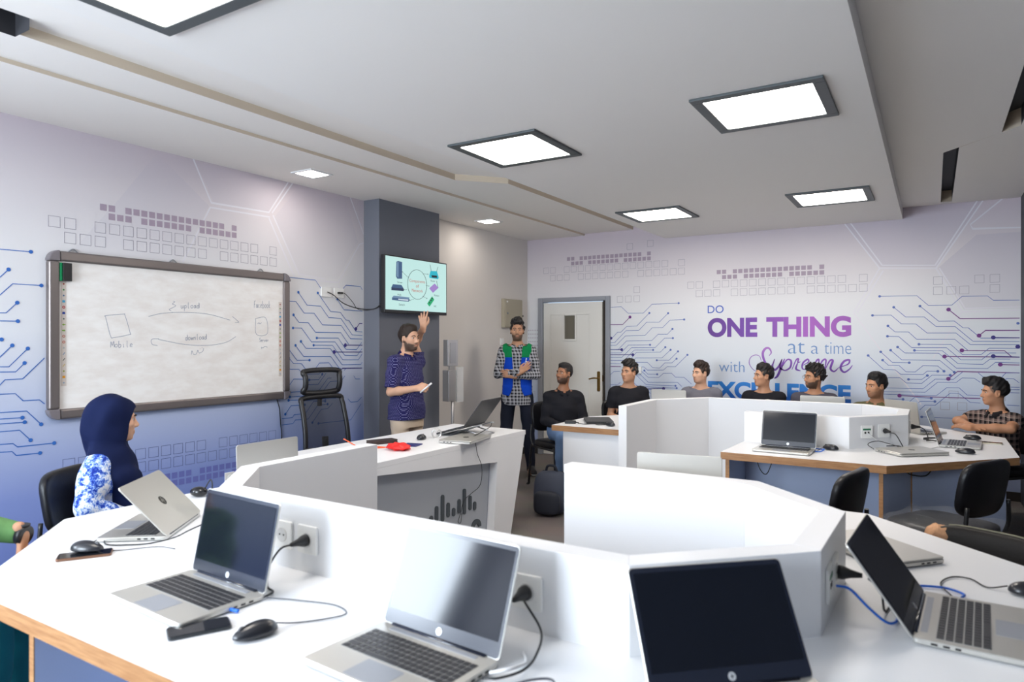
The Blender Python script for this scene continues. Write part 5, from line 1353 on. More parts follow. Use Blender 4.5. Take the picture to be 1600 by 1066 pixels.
        for ax in range(3):
            o = [0, 0, 0]; o[ax] = 1
            A = ins; sl0 = [slice(1, -1)] * 3; sl1 = [slice(1, -1)] * 3
            sl0[ax] = slice(0, -1); sl1[ax] = slice(1, None)
            e0, e1 = A[tuple(sl0)], A[tuple(sl1)]
            base = np.array([1, 1, 1]); base[ax] = 0
            for flip, msk in ((False, e0 & ~e1), (True, ~e0 & e1)):
                p = np.argwhere(msk) + base
                b1, b2 = [(1, 2), (2, 0), (0, 1)][ax]
                u = np.zeros(3, int); u[b1] = 1; w = np.zeros(3, int); w[b2] = 1
                q = np.stack([idx[tuple((p - u - w).T)], idx[tuple((p - w).T)], idx[tuple(p.T)], idx[tuple((p - u).T)]], 1)
                quads.append(q[:, ::-1] if flip else q)
        Q = np.concatenate(quads); Q = Q[(Q >= 0).all(1)]
        if smooth:
            for _ in range(smooth):
                sm = np.zeros_like(V); c = np.zeros(len(V), F32)
                for i in range(4):
                    j = (i + 1) % 4
                    np.add.at(sm, Q[:, i], V[Q[:, j]]); np.add.at(sm, Q[:, j], V[Q[:, i]]); np.add.at(c, Q[:, i], 1); np.add.at(c, Q[:, j], 1)
                V = V * .5 + .5 * sm / np.maximum(c, 1)[:, None]
        me = bpy.data.meshes.new(name)
        me.vertices.add(len(V)); me.vertices.foreach_set('co', V.astype(F32).ravel())
        me.loops.add(Q.size); me.loops.foreach_set('vertex_index', Q.astype(np.int32).ravel())
        me.polygons.add(len(Q)); me.polygons.foreach_set('loop_start', np.arange(0, Q.size, 4, dtype=np.int32)); me.polygons.foreach_set('loop_total', np.full(len(Q), 4, np.int32))
        me.polygons.foreach_set('use_smooth', np.ones(len(Q), bool))
        for m in (mats if isinstance(mats, (list, tuple)) else [mats]): me.materials.append(m)
        me.update(calc_edges=True); me.validate()
        return me, V
def rotm(yaw=0, pitch=0, roll=0):
    """head frame: +Y face, +X its right ear side seen from inside, +Z up"""
    return np.array(Matrix.Rotation(yaw, 3, 'Z') @ Matrix.Rotation(pitch, 3, 'X') @ Matrix.Rotation(roll, 3, 'Y'))

def skin_mat(name, tone, beard=(.03, .022, .018)):
    m, nt, b = new_mat(name)
    at = nt.nodes.new('ShaderNodeAttribute'); at.attribute_name = 'beard'
    al = nt.nodes.new('ShaderNodeAttribute'); al.attribute_name = 'lip'
    n = nt.nodes.new('ShaderNodeTexNoise'); n.inputs['Scale'].default_value = 30
    tc = nt.nodes.new('ShaderNodeTexCoord'); nt.links.new(tc.outputs['Object'], n.inputs['Vector'])
    mx0 = nt.nodes.new('ShaderNodeMix'); mx0.data_type = 'RGBA'; mx0.inputs[6].default_value = (*[c * .92 for c in tone], 1); mx0.inputs[7].default_value = (*[min(1, c * 1.08) for c in tone], 1)
    nt.links.new(n.outputs['Fac'], mx0.inputs[0])
    mx = nt.nodes.new('ShaderNodeMix'); mx.data_type = 'RGBA'; mx.inputs[7].default_value = (tone[0] * .62, tone[1] * .36, tone[2] * .36, 1)
    nt.links.new(al.outputs['Fac'], mx.inputs[0]); nt.links.new(mx0.outputs[2], mx.inputs[6])
    mx2 = nt.nodes.new('ShaderNodeMix'); mx2.data_type = 'RGBA'; mx2.inputs[7].default_value = (*beard, 1)
    nt.links.new(at.outputs['Fac'], mx2.inputs[0]); nt.links.new(mx.outputs[2], mx2.inputs[6])
    nt.links.new(mx2.outputs[2], b.inputs['Base Color'])
    b.inputs['Roughness'].default_value = .5; b.inputs['Specular IOR Level'].default_value = .35
    b.inputs['Subsurface Weight'].default_value = .08; b.inputs['Subsurface Radius'].default_value = (.012, .005, .003); b.inputs['Subsurface Scale'].default_value = .5
    return m
def head_shapes(f, c, M, neck_to=None, k=1.0, jaw=1.0):
    """c = point between the eyes' level and head axis; M = head rotation"""
    c = np.array(c, float)
    T = lambda x, y, z: c + M @ (np.array((x, y, z)) * k)
    E = lambda p, r, kk=.02, sub=False: f.ell(T(*p), np.array(r) * k, M, kk, sub)
    Cp = lambda a, b, ra, rb, kk=.012, sub=False: f.cap(T(*a), T(*b), ra * k, rb * k, kk, sub)
    E((0, -.016, .034), (.0755, .097, .086), .02)
    E((0, .030, -.030), (.060, .062, .085), .03)
    E((0, .012, -.062), (.056 * jaw, .060, .045), .03)
    E((0, .068, -.098), (.024 * jaw, .020, .016), .025)
    for s in (-1, 1):
        E((s * .040, .056, -.022), (.024, .024, .018), .02)
        E((s * .0315, .093, .003), (.016, .013, .0115), .012, True)
        E((s * .0755, -.004, -.012), (.010, .019, .033), .008)
        E((s * .079, -.002, -.006), (.005, .010, .016), .006, True)
        Cp((s * .010, .086, .022), (s * .046, .072, .020), .009, .007, .012)
    Cp((0, .086, .008), (0, .107, -.031), .0085, .0125, .014)
    for s in (-1, 1): E((s * .011, .096, -.036), (.0085, .010, .0075), .008)
    E((0, .088, -.062), (.023, .010, .0065), .010); E((0, .087, -.073), (.019, .010, .0065), .010)
    E((0, .098, -.0665), (.021, .006, .0016), .004, True)
    if neck_to is not None:
        f.cap(T(0, -.022, -.055), neck_to, .050 * k, .054 * k, .03)
    return T
def head_extras(root, body, V, c, M, T, spec):
    """eyes, brows, hair, glasses as children; beard and lip tones on the body mesh"""
    k = spec.get('k', 1.0)
    L = (V - np.array(c)) @ M / k
    x, y, z = L[:, 0], L[:, 1], L[:, 2]
    near = (np.abs(x) < .1) & (np.abs(y) < .13) & (np.abs(z) < .135)
    ss = lambda a, b, v: np.clip((v - a) / (b - a), 0, 1) ** 2 * (3 - 2 * np.clip((v - a) / (b - a), 0, 1))
    lip = (((x / .023) ** 2 + ((z + .0675) / .0115) ** 2) < 1.0) & (y > .07) & near
    at = body.attributes.new('lip', 'FLOAT', 'POINT'); at.data.foreach_set('value', np.where(lip, .55, 0).astype(F32))
    bd = np.zeros(len(V), F32); bs = spec.get('beard', 0)
    if bs:
        line = np.where(y > .045, -.042 - .012 * np.clip((y - .045) / .04, 0, 1), -.002 - .9 * (np.clip(y, -.01, .045) + .01))
        b0 = (1 - ss(-.010, .006, z - line)) * ss(-.012, .004, y + .0) * (z > -.125)
        mus = np.exp(-((np.abs(x) - .012) / .018) ** 2 - ((z + .052) / .006) ** 2) * (y > .07)
        b0 = np.maximum(b0 * (1 - .85 * np.exp(-(x / .022) ** 4 - ((z + .068) / .013) ** 4)), mus)
        if spec.get('goatee'): b0 = np.maximum(mus, b0 * np.exp(-(x / .028) ** 2))
        bd = np.where(near, b0 * bs, 0)
    # close-cropped sides under the longer top
    fade = spec.get('fade', 0)
    if fade:
        hl = np.interp(y, [-.12, -.03, .0, .03, .05, .06, .09], [-.06, -.05, .012, -.01, .02, .055, .068])
        bd = np.maximum(bd, np.where(near & (y < .062), ss(-.003, .012, z - hl) * fade * (np.abs(z) < .13) * ~((np.abs(x) > .072) & (np.abs(y + .004) < .024) & (z < .028)), 0))
    at = body.attributes.new('beard', 'FLOAT', 'POINT'); at.data.foreach_set('value', bd.astype(F32))
    M4 = Matrix.Translation(Vector(c)) @ Matrix(M.tolist()).to_4x4() @ Matrix.Scale(k, 4)
    Mb = mat('eye_white', (.52, .49, .46), .3); Mi = mat('dark_iris', (.03, .018, .012), .1)
    gz = spec.get('gaze', (0, 0))
    for s in (-1, 1):
        b = MB(); b.ell((s * .0315, .0735, .003), (.0112, .0112, .0080), 0, M4, 16, 10)
        b.ell((s * .0315 + gz[0] * .004, .0815, .003 + gz[1] * .003), (.0062, .0044, .0062), 1, M4, 12, 8)
        b.build('eye', [Mb, Mi], root)
        b = MB(); b.tube([(s * .011, .0945, .0195), (s * .022, .0955, .025), (s * .035, .090, .026), (s * .049, .074, .019)], [.0028, .0042, .0036, .0018], 0, 6, M4); b.build('eyebrow', spec['hair_mat'], root)
    if spec.get('hair', 'short') != 'none':
        r_ = .0045
        f = Field(np.array(c) - .175, np.array(c) + .175, r_)
        top, side = spec.get('top', .022), spec.get('side', .008)
        f.ell(T(0, -.024, .036), np.array((.0755 + side, .099 + side, .088 + side)) * k, M, .01)
        q = spec.get('quiff', .0)
        f.ell(T(0, .012 + q * .4, .098 + top * .35), np.array((.060, .070, .026 + top)) * k, M, .025)
        f.ell(T(0, -.035, .080 + top * .3), np.array((.064, .066, .040 + top * .8)) * k, M, .025)
        if q: f.ell(T(0, .062, .098 + q), np.array((.050, .030, .022 + q)) * k, M, .02)
        Mt = M.T; cc = np.array(c); hz = spec.get('hairline', .073); lowside = spec.get('sideline', .0)
        amp = spec.get('curl', .0035); fr = spec.get('freq', 70); sd = spec.get('seed', 0)
        def loc(X, Y, Z):
            a = [(X - cc[0]), (Y - cc[1]), (Z - cc[2])]
            return [(Mt[i, 0] * a[0] + Mt[i, 1] * a[1] + Mt[i, 2] * a[2]) / k for i in range(3)]
        def noise(X, Y, Z):
            u, v, w = loc(X, Y, Z)
            return amp * (np.sin(u * fr + sd) * np.cos(v * fr * 1.1 + 1.3 * sd) + np.sin(w * fr * .9 + u * 40) * .6 + .5 * np.sin(v * fr * 2 + w * fr * 1.7 + sd))
        f.add(noise)
        def cut(X, Y, Z):
            u, v, w = loc(X, Y, Z)
            hl = np.interp(v, [-.13, -.06, -.028, -.022, .016, .022, .036, .046, .07, .1], [-.062, -.058, -.046, .022 + lowside, .024 + lowside, -.018 + lowside, -.014 + lowside, .030 + lowside * .5, hz - .004, hz]).astype(F32)
            hl = np.maximum(hl, np.where(v < -.02, -.066 + spec.get('nape', 0), -1))
            return np.minimum((hl - w) * .75, .05)
        f.keep(cut)
        me, _ = f.mesh('hair', spec['hair_mat'], 1)
        o = bpy.data.objects.new('hair', me); COL.objects.link(o); o.parent = root
    if spec.get('glasses'):
        b = MB(); gm = mat('bronze_glasses_wire', srgb(120, 92, 60), .3, metal=.6)
        for s in (-1, 1):
            b.tube([(s * .033 + .021 * math.cos(2 * PI * j / 20), .101, .002 + .019 * math.sin(2 * PI * j / 20)) for j in range(21)], .0016, 0, 6, M4, False)
            b.tube([(s * .054, .100, .006), (s * .074, .070, .008), (s * .079, .0, .004)], .0014, 0, 6, M4)
        b.tube([(-.012, .102, .006), (0, .105, .008), (.012, .102, .006)], .0014, 0, 6, M4)
        b.build('glasses', gm, root)
def hand_shapes(f, wrist, d, n, side, curl=(.35, .4, .45, .5), spread=.13, thumb=.6, k=1.0, straight=()):
    """d = direction of the fingers, n = direction the palm faces, side = +1 when the thumb lies along d x n"""
    d = np.array(d, float); d /= np.linalg.norm(d); n = np.array(n, float); n -= d * d.dot(n); n /= np.linalg.norm(n)
    a = np.cross(d, n) * side; w = np.array(wrist, float)
    P = lambda u, v, t: w + (d * u + a * v + n * t) * k
    for v, L in ((.026, .082), (.009, .085), (-.009, .081), (-.025, .073)): f.cap(P(.004, v * .6, 0), P(L, v, 0), .0115 * k, .0105 * k, .010)
    f.cap(P(-.03, 0, 0), P(.015, 0, 0), .023 * k, .021 * k, .015)
    for i, (v, L, base) in enumerate(((.027, .070, .083), (.009, .078, .087), (-.010, .072, .083), (-.027, .056, .075))):
        an = v / .027 * spread; c = .05 if i in straight else curl[i]
        p = P(base, v, 0); ph = 0.0
        dv = d * math.cos(an) + a * math.sin(an)
        for j, (fr, r0, r1) in enumerate(((.46, .0092, .0086), (.30, .0086, .008), (.24, .008, .0068))):
            ph += c * (1.0, 1.25, .8)[j]
            q = p + (dv * math.cos(ph) + n * math.sin(ph)) * L * fr * k
            f.cap(p, q, r0 * k, r1 * k, .004); p = q
    t0 = P(.018, .022, .006); t1 = P(.048, .046, .006 + .018 * thumb); t2 = P(.074, .052 - .012 * thumb, .012 + .030 * thumb); t3 = P(.094, .050 - .020 * thumb, .014 + .040 * thumb)
    f.cap(t0, t1, .0135 * k, .0115 * k, .008); f.cap(t1, t2, .0108 * k, .0098 * k, .004); f.cap(t2, t3, .0098 * k, .0078 * k, .004)
V3 = lambda *a: np.array(a, float)
def person(label, x, y, yaw, spec):
    """yaw (deg, world) = direction the chest faces; local +Y forward, +X to the figure's right, +Z up"""
    root = thing('person', label, 'person', (x, y, spec.get('base', 0)), R(yaw - 90), spec.get('group'))
    res = spec.get('res', .0065); H = spec['H']; seated = spec.get('seated', True)
    sw = spec.get('sw', .156); lean = spec.get('lean', 0.0); fat = spec.get('fat', 1.0)
    zs = H - spec.get('neckdrop', .335)                    # shoulder joint height
    hipz = .575 if seated else .50 * H + .01
    hy = lambda z: lean * (z - hipz)                         # torso lean: + forward
    sh = {s: V3(s * sw, hy(zs), zs) for s in (-1, 1)}
    hk = spec.setdefault('k', .90)
    hd = V3(spec.get('hx', 0), hy(zs) + .032 + spec.get('hy', 0), H - (.120 + spec.get('top', .022) * .6 + spec.get('quiff', 0) * .5) * hk)
    hyaw, hpit, hrol = [R(v) for v in spec.get('head', (0, 0, 0))]
    HM = rotm(hyaw, hpit, hrol)
    nk = V3(0, hy(zs) - .005, zs + .045)
    arms = spec['arms']                                       # {side: (elbow, wrist)}
    legs = spec.get('legs') or ({s: (V3(s * .09, .02, .575), V3(s * .105, .42, .56), V3(s * .11, .40, .085)) for s in (-1, 1)} if seated else {s: (V3(s * .095, 0, hipz - .02), V3(s * .105, .02, .5), V3(s * .115, -.01, .085)) for s in (-1, 1)})
    allp = [hd, hd + .16, hd - .16] + [p for s in (-1, 1) for p in (*arms[s], *legs[s])] + list(sh.values())
    lo = np.min(allp, 0) - .2; hi = np.max(allp, 0) + .2; lo[2] = -.01; hi[2] = max(hi[2], H + .06)
    def torso(f, g=0.0, w=1.0):
        z = zs
        f.loft([(0, hy(hipz - .06), hipz - .06, .148 * fat + g, .108 * fat + g), (0, hy(hipz), hipz + .02, .156 * fat + g, .112 * fat + g), (0, hy(hipz + .16), hipz + (z - hipz) * .36, .142 * fat + g, .106 * fat + g),
                (0, hy(z - .16), hipz + (z - hipz) * .68, .152 * (1 + (fat - 1) * .6) + g, .108 * fat + g), (0, hy(z - .05), z - .06, .146 + g, .096 + g), (0, hy(z), z - .005, .105 + g, .074 + g), (0, hy(z), z + .035, .062 + g, .058 + g)], .03)
        for s in (-1, 1):
            f.cap(nk + V3(s * .025, 0, .0), sh[s] + V3(-s * .01, 0, -.008), .042 + g, .046 + g, .035)
    def uparm(f, s, g=0.0, frac=1.0):
        e = np.array(arms[s][0]); a = sh[s]
        p = a + (e - a) * frac
        f.cap(a + V3(0, 0, -.012), a + (p - a) * .5, .047 * fat ** .5 + g, .044 * fat ** .5 + g, .03); f.cap(a + (p - a) * .5, p, .044 * fat ** .5 + g, .037 + (1 - frac) * .006 + g, .02)
    def forearm(f, s, g=0.0, frac=1.0):
        e, w = np.array(arms[s][0]), np.array(arms[s][1]); p = e + (w - e) * frac
        f.cap(e, e + (p - e) * .35, .036 + g, .037 + g, .018); f.cap(e + (p - e) * .35, p, .037 + g, (.037 + (.025 - .037) * frac) + g, .018)
    def leg(f, s, g=0.0, to=1.0):
        h, kn, an = [np.array(q) for q in legs[s]]
        f.cap(h, kn, .078 * fat ** .5 + g, .058 + g, .03); f.cap(kn, kn + (an - kn) * .4, .057 + g, .055 + g, .02); f.cap(kn + (an - kn) * .4, an, .055 + g, .038 + g, .02)
    # --- body
    f = Field(lo, hi, res)
    torso(f, -.006)
    f.cap(nk - V3(0, 0, .04), nk + V3(0, .004, .03), .054, .050, .03)
    for s in (-1, 1):
        uparm(f, s, -.004); forearm(f, s, 0); leg(f, s, -.006)
        an = np.array(legs[s][2]); f.cap(an + V3(0, -.02, -.04), an + V3(0, .15, -.05), .035, .028, .03)
    T = head_shapes(f, hd, HM, nk + V3(0, 0, .0), hk, spec.get('jaw', 1.0))
    for s in (-1, 1):
        h = spec.get('hands', {}).get(s)
        e, w = np.array(arms[s][0]), np.array(arms[s][1])
        if h is None:
            dd = (w - e) / np.linalg.norm(w - e); h = dict(d=dd, n=V3(-s * .25, .1, -1), side=s)
        hand_shapes(f, w + V3(*h.get('off', (0, 0, 0))), h['d'], h['n'], h.get('side', s), h.get('curl', (.35, .4, .45, .5)), h.get('spread', .13), h.get('thumb', .6), 1.0, h.get('straight', ()))
    me, V = f.mesh('body', spec['skin'], 1)
    body = bpy.data.objects.new('body', me); COL.objects.link(body); body.parent = root
    head_extras(root, me, V, hd, HM, T, spec)
    cres = spec.get('cres', max(res, .0065))
    # --- shirt
    sp_ = spec['shirt']; g = sp_.get('g', .010)
    f = Field(lo, hi, cres)
    hem = sp_.get('hem', hipz - (.04 if seated else .10))
    torso(f, g)
    if not seated: f.loft([(0, hy(hem), hem, .160 * fat + g, .118 * fat + g), (0, hy(hipz + .1), hipz + .1, .150 * fat + g, .110 * fat + g)], .03)
    sl = sp_.get('sleeve', .62)
    for s in (-1, 1):
        if sl <= 1: uparm(f, s, g + (.006 if sl < 1 else 0), sl)
        else: uparm(f, s, g); forearm(f, s, g * .8, min(sl - 1, .97))
    cuts = []
    nd = nk + V3(0, .0, 0)
    if sl < 1:
        for s in (-1, 1):
            a = sh[s]; e = np.array(arms[s][0]); u = (e - a) / np.linalg.norm(e - a); p = a + (e - a) * sl
            f.put(lambda X, Y, Z, u=u, p=p: np.where(np.sqrt((X - p[0]) ** 2 + (Y - p[1]) ** 2 + (Z - p[2]) ** 2) < .085, np.maximum(-((X - p[0]) * u[0] + (Y - p[1]) * u[1] + (Z - p[2]) * u[2]), np.sqrt((X - p[0]) ** 2 + (Y - p[1]) ** 2 + (Z - p[2]) ** 2) - .08), .1), p - .09, p + .09, .002, True)
    # wrinkles, neckline, hem
    rng = random.Random(spec.get('seed', 1)); ph = [rng.uniform(0, 6) for _ in range(4)]
    wa = sp_.get('wrinkle', .003)
    f.add(lambda X, Y, Z: wa * (np.sin(26 * Z + 14 * X + ph[0]) * np.sin(17 * X - 9 * Z + ph[1]) + .6 * np.sin(44 * Z - 21 * X + 12 * Y + ph[2])))
    neck = sp_.get('neck', 'crew')

    def neckcut(X, Y, Z):
        yy = Y - nk[1]; top = nk[2] + .014 - (.30 if neck == 'crew' else .36) * np.maximum(yy, 0) + .10 * np.maximum(-yy, 0)
        r = np.sqrt(X ** 2 + (yy * .95) ** 2)
        return np.where(r < .12, np.minimum(Z - top, .05), Z - (nk[2] + .03))
    f.keep(neckcut)
    f.keep(lambda X, Y, Z: np.where((np.abs(X) < sw + .03) & (np.abs(Y - hy(hem)) < .3), hem - Z, -.1) if not seated else (hem - Z))
    me, _ = f.mesh('shirt', sp_['mat'], 1)
    so = bpy.data.objects.new(sp_.get('name', 'shirt'), me); COL.objects.link(so); so.parent = root
    if neck in ('collar', 'polo'):
        b = MB(); vs = []; m_ = 28
        for j in range(m_ + 1):
            a = PI / 2 + R(13) + (2 * PI - 2 * R(13)) * j / m_; ca, sa = math.cos(a), math.sin(a)
            tip = max(0, sa) ** 6 * .018
            z0_ = .026 - .026 * sa
            for rr, dz in ((.056, -.03), (.055, z0_), (.060, z0_ + .004), (.084 + tip * .6, z0_ - .026 - tip)): vs.append((nk[0] + rr * ca, nk[1] + rr * sa + .004 + .006 * (dz > 0), nk[2] + dz))
        b.add(vs, [(j * 4 + i, j * 4 + 4 + i, j * 4 + 5 + i, j * 4 + 1 + i) for j in range(m_) for i in range(3)], 0, True)
        co = b.build('collar', sp_.get('collar', sp_['mat']), so); md = co.modifiers.new('thick', 'SOLIDIFY'); md.thickness = .004; md.offset = 0
    # --- vest over the shirt
    if spec.get('vest'):
        vs = spec['vest']; f = Field(lo, hi, cres); torso(f, g + .011)
        hv = vs['hem']; f.loft([(0, 0, hv, .170 * fat + g, .128 * fat + g), (0, 0, hipz + .1, .160 * fat + g, .120 * fat + g)], .03)
        f.keep(lambda X, Y, Z: hv - Z + .02 * np.abs(X) / .1)
        f.keep(neckcut); f.keep(lambda X, Y, Z: np.abs(X) - (sw + .005))
        f.keep(lambda X, Y, Z: np.where(Y > hy(zs) - .02, (np.interp(Z, [hv, hv + .06, hv + .12, zs - .30, zs - .10, zs + .06], [.095, .062, .045, .040, .050, .062]) - np.abs(X)), -.1))
        me, V2 = f.mesh('vest', vs['mats'], 1)
        pc = np.empty(len(me.polygons) * 3, F32); me.polygons.foreach_get('center', pc); pc = pc.reshape(-1, 3)
        me.polygons.foreach_set('material_index', (pc[:, 2] > zs - vs.get('yoke', .085)).astype(np.int32))
        vo = bpy.data.objects.new('vest', me); COL.objects.link(vo); vo.parent = root
    # --- trousers and shoes
    tr = spec['trousers']; f = Field(lo, hi, cres)
    f.loft([(0, hy(hipz) * .3, hipz - (.078 if seated else .10), .148 * fat, .110 * fat), (0, hy(hipz), hipz + .03, .150 * fat + .004, .110 * fat + .004)], .03)
    for s in (-1, 1): leg(f, s, tr.get('g', .008))
    f.add(lambda X, Y, Z: .003 * np.sin(30 * Z + 9 * X + ph[1]) * np.sin(14 * X + 20 * Y + ph[3]))
    f.keep(lambda X, Y, Z: .075 - Z)
    me, _ = f.mesh('trousers', tr['mat'], 1)
    to = bpy.data.objects.new('trousers', me); COL.objects.link(to); to.parent = root
    for s in (-1, 1):
        an = np.array(legs[s][2]); f = Field(an - .25, an + .25, .007)
        out = spec.get('toe', 8); dx = math.sin(R(out)) * s
        f.cap(V3(an[0], an[1] - .025, .052), V3(an[0] + dx * .17, an[1] + .17, .040), .042, .036, .02); f.cap(V3(an[0], an[1], .10), V3(an[0], an[1], .05), .046, .046, .02)
        f.keep(lambda X, Y, Z: .003 - Z); f.keep(lambda X, Y, Z: Z - .115)
        me, _ = f.mesh('shoe', [spec.get('shoe_mat', M_leather), mat('white_shoe_sole', (.75, .75, .74), .5)], 1)
        pc = np.empty(len(me.polygons) * 3, F32); me.polygons.foreach_get('center', pc)
        if spec.get('sole'): me.polygons.foreach_set('material_index', (pc.reshape(-1, 3)[:, 2] < .026).astype(np.int32))
        o = bpy.data.objects.new('shoe', me); COL.objects.link(o); o.parent = root
    return root, dict(head=hd, HM=HM, zs=zs, nk=nk, sh=sh, hipz=hipz)

# ------------------------------------------------------------------ fabrics
def cloth(name, col, rough=.85): return mat(name, col, rough, spec=.2, bump=.15, bscale=350, var=.10, vscale=14)
def plaid(name, base, dark, light, p=.034, wd=.42, wl=.10):
    m, nt, b = new_mat(name); L = nt.links
    tc = nt.nodes.new('ShaderNodeTexCoord'); sp = nt.nodes.new('ShaderNodeSeparateXYZ'); L.new(tc.outputs['Object'], sp.inputs[0])
    def math_(op, a, b_=None):
        n = nt.nodes.new('ShaderNodeMath'); n.operation = op
        for i, v in enumerate((a, b_)):
            if v is None: continue
            if isinstance(v, (int, float)): n.inputs[i].default_value = v
            else: L.new(v, n.inputs[i])
        return n.outputs[0]
    def stripe(axis, off, w):
        s = sp.outputs[axis]
        if axis == 0: s = math_('ADD', s, math_('MULTIPLY', sp.outputs[1], .8))
        return math_('LESS_THAN', math_('FRACT', math_('ADD', math_('MULTIPLY', s, 1 / p), off)), w)
    dk = math_('ADD', math_('MULTIPLY', stripe(0, 0, wd), .5), math_('MULTIPLY', stripe(2, 0, wd), .5))
    lt_ = math_('MAXIMUM', stripe(0, .45, wl), stripe(2, .45, wl))
    mx = nt.nodes.new('ShaderNodeMix'); mx.data_type = 'RGBA'; mx.inputs[6].default_value = (*base, 1); mx.inputs[7].default_value = (*dark, 1); L.new(dk, mx.inputs[0])
    m2 = nt.nodes.new('ShaderNodeMix'); m2.data_type = 'RGBA'; m2.inputs[7].default_value = (*light, 1); L.new(mx.outputs[2], m2.inputs[6]); L.new(math_('MULTIPLY', lt_, .75), m2.inputs[0])
    L.new(m2.outputs[2], b.inputs['Base Color']); b.inputs['Roughness'].default_value = .85; b.inputs['Specular IOR Level'].default_value = .2
    return m
def dotted(name, base, dot, sc=62, r=.28):
    m, nt, b = new_mat(name); L = nt.links
    tc = nt.nodes.new('ShaderNodeTexCoord'); sp = nt.nodes.new('ShaderNodeSeparateXYZ'); L.new(tc.outputs['Object'], sp.inputs[0])
    def mth(op, a, c=None):
        n = nt.nodes.new('ShaderNodeMath'); n.operation = op
        for i, v in enumerate((a, c)):
            if v is None: continue
            if isinstance(v, (int, float)): n.inputs[i].default_value = v
            else: L.new(v, n.inputs[i])
        return n.outputs[0]
    h = mth('ADD', sp.outputs[0], sp.outputs[1])
    row = mth('MULTIPLY', sp.outputs[2], sc); half = mth('MULTIPLY', mth('FLOOR', row), .5)
    fx = mth('SUBTRACT', mth('FRACT', mth('ADD', mth('MULTIPLY', h, sc), half)), .5); fz = mth('SUBTRACT', mth('FRACT', row), .5)
    d2 = mth('ADD', mth('MULTIPLY', fx, fx), mth('MULTIPLY', fz, fz))
    mx = nt.nodes.new('ShaderNodeMix'); mx.data_type = 'RGBA'; mx.inputs[6].default_value = (*base, 1); mx.inputs[7].default_value = (*dot, 1); L.new(mth('LESS_THAN', d2, r * r), mx.inputs[0])
    L.new(mx.outputs[2], b.inputs['Base Color']); b.inputs['Roughness'].default_value = .85; b.inputs['Specular IOR Level'].default_value = .2
    return m
def floral(name):
    m, nt, b = new_mat(name); L = nt.links
    tc = nt.nodes.new('ShaderNodeTexCoord')
    n = nt.nodes.new('ShaderNodeTexNoise'); n.inputs['Scale'].default_value = 15; n.inputs['Detail'].default_value = 2; n.inputs['Distortion'].default_value = 1.2
    v = nt.nodes.new('ShaderNodeTexVoronoi'); v.feature = 'DISTANCE_TO_EDGE'; v.inputs['Scale'].default_value = 16
    n2 = nt.nodes.new('ShaderNodeTexNoise'); n2.inputs['Scale'].default_value = 52; n2.inputs['Detail'].default_value = 3; n2.inputs['Distortion'].default_value = 2
    for q in (n, v, n2): L.new(tc.outputs['Object'], q.inputs['Vector'])
    cr = nt.nodes.new('ShaderNodeValToRGB'); cr.color_ramp.interpolation = 'LINEAR'
    e = cr.color_ramp.elements; e[0].position = .40; e[0].color = (*srgb(28, 52, 150), 1); e[1].position = .56; e[1].color = (*srgb(226, 230, 240), 1)
    for p, c in ((.455, srgb(60, 100, 200)), (.50, srgb(150, 180, 228))): k = e.new(p); k.color = (*c, 1)
    mx0 = nt.nodes.new('ShaderNodeMath'); mx0.operation = 'MULTIPLY_ADD'; mx0.inputs[1].default_value = .45; L.new(n2.outputs['Fac'], mx0.inputs[0])
    sc = nt.nodes.new('ShaderNodeMath'); sc.operation = 'MULTIPLY'; sc.inputs[1].default_value = .56; L.new(n.outputs['Fac'], sc.inputs[0]); L.new(sc.outputs[0], mx0.inputs[2])
    L.new(mx0.outputs[0], cr.inputs[0]); L.new(cr.outputs[0], b.inputs['Base Color']); b.inputs['Roughness'].default_value = .8; b.inputs['Specular IOR Level'].default_value = .2
    return m
H_black = mat('black_hair', (.010, .008, .008), .55, spec=.4, bump=.6, bscale=220)
H_brown = mat('dark_brown_hair', (.026, .015, .010), .55, spec=.4, bump=.6, bscale=220)
S_olive = skin_mat('olive_skin', srgb(198, 150, 120)); S_tan = skin_mat('tan_skin', srgb(186, 136, 104)); S_brown = skin_mat('brown_skin', srgb(158, 110, 82))
S_fair = skin_mat('fair_skin', srgb(212, 166, 138)); S_wheat = skin_mat('wheat_skin', srgb(190, 142, 112))
J_navy = cloth('dark_navy_denim', srgb(26, 30, 44)); J_blue = cloth('blue_denim', srgb(104, 130, 168)); J_beige = cloth('beige_chino', srgb(206, 186, 164)); J_black = cloth('black_trouser_cloth', (.015, .015, .018))
LAP = {s: ((s * .245, .03, .69), (s * .11, .27, .585)) for s in (-1, 1)}
def lap(zs): return {s: (V3(s * .19, -.01, zs - .25), V3(s * .10, .22, .655)) for s in (-1, 1)}
def seated_man(label, x, y, yaw, H, a, pitch, roll, skin, hair_m, shirt, **kw):
    thc = math.degrees(math.atan2(-y, -x)); phi = thc - a
    hy = (phi - yaw + 180) % 360 - 180
    spec = dict(H=H, head=(hy, pitch, roll), skin=skin, hair_mat=hair_m, shirt=shirt, trousers=dict(mat=kw.pop('tm', J_navy)), arms=kw.pop('arms', None) or lap(H - .335))
    spec.update(kw)
    return person(label, x, y, yaw, spec)
FRONT = 'people'
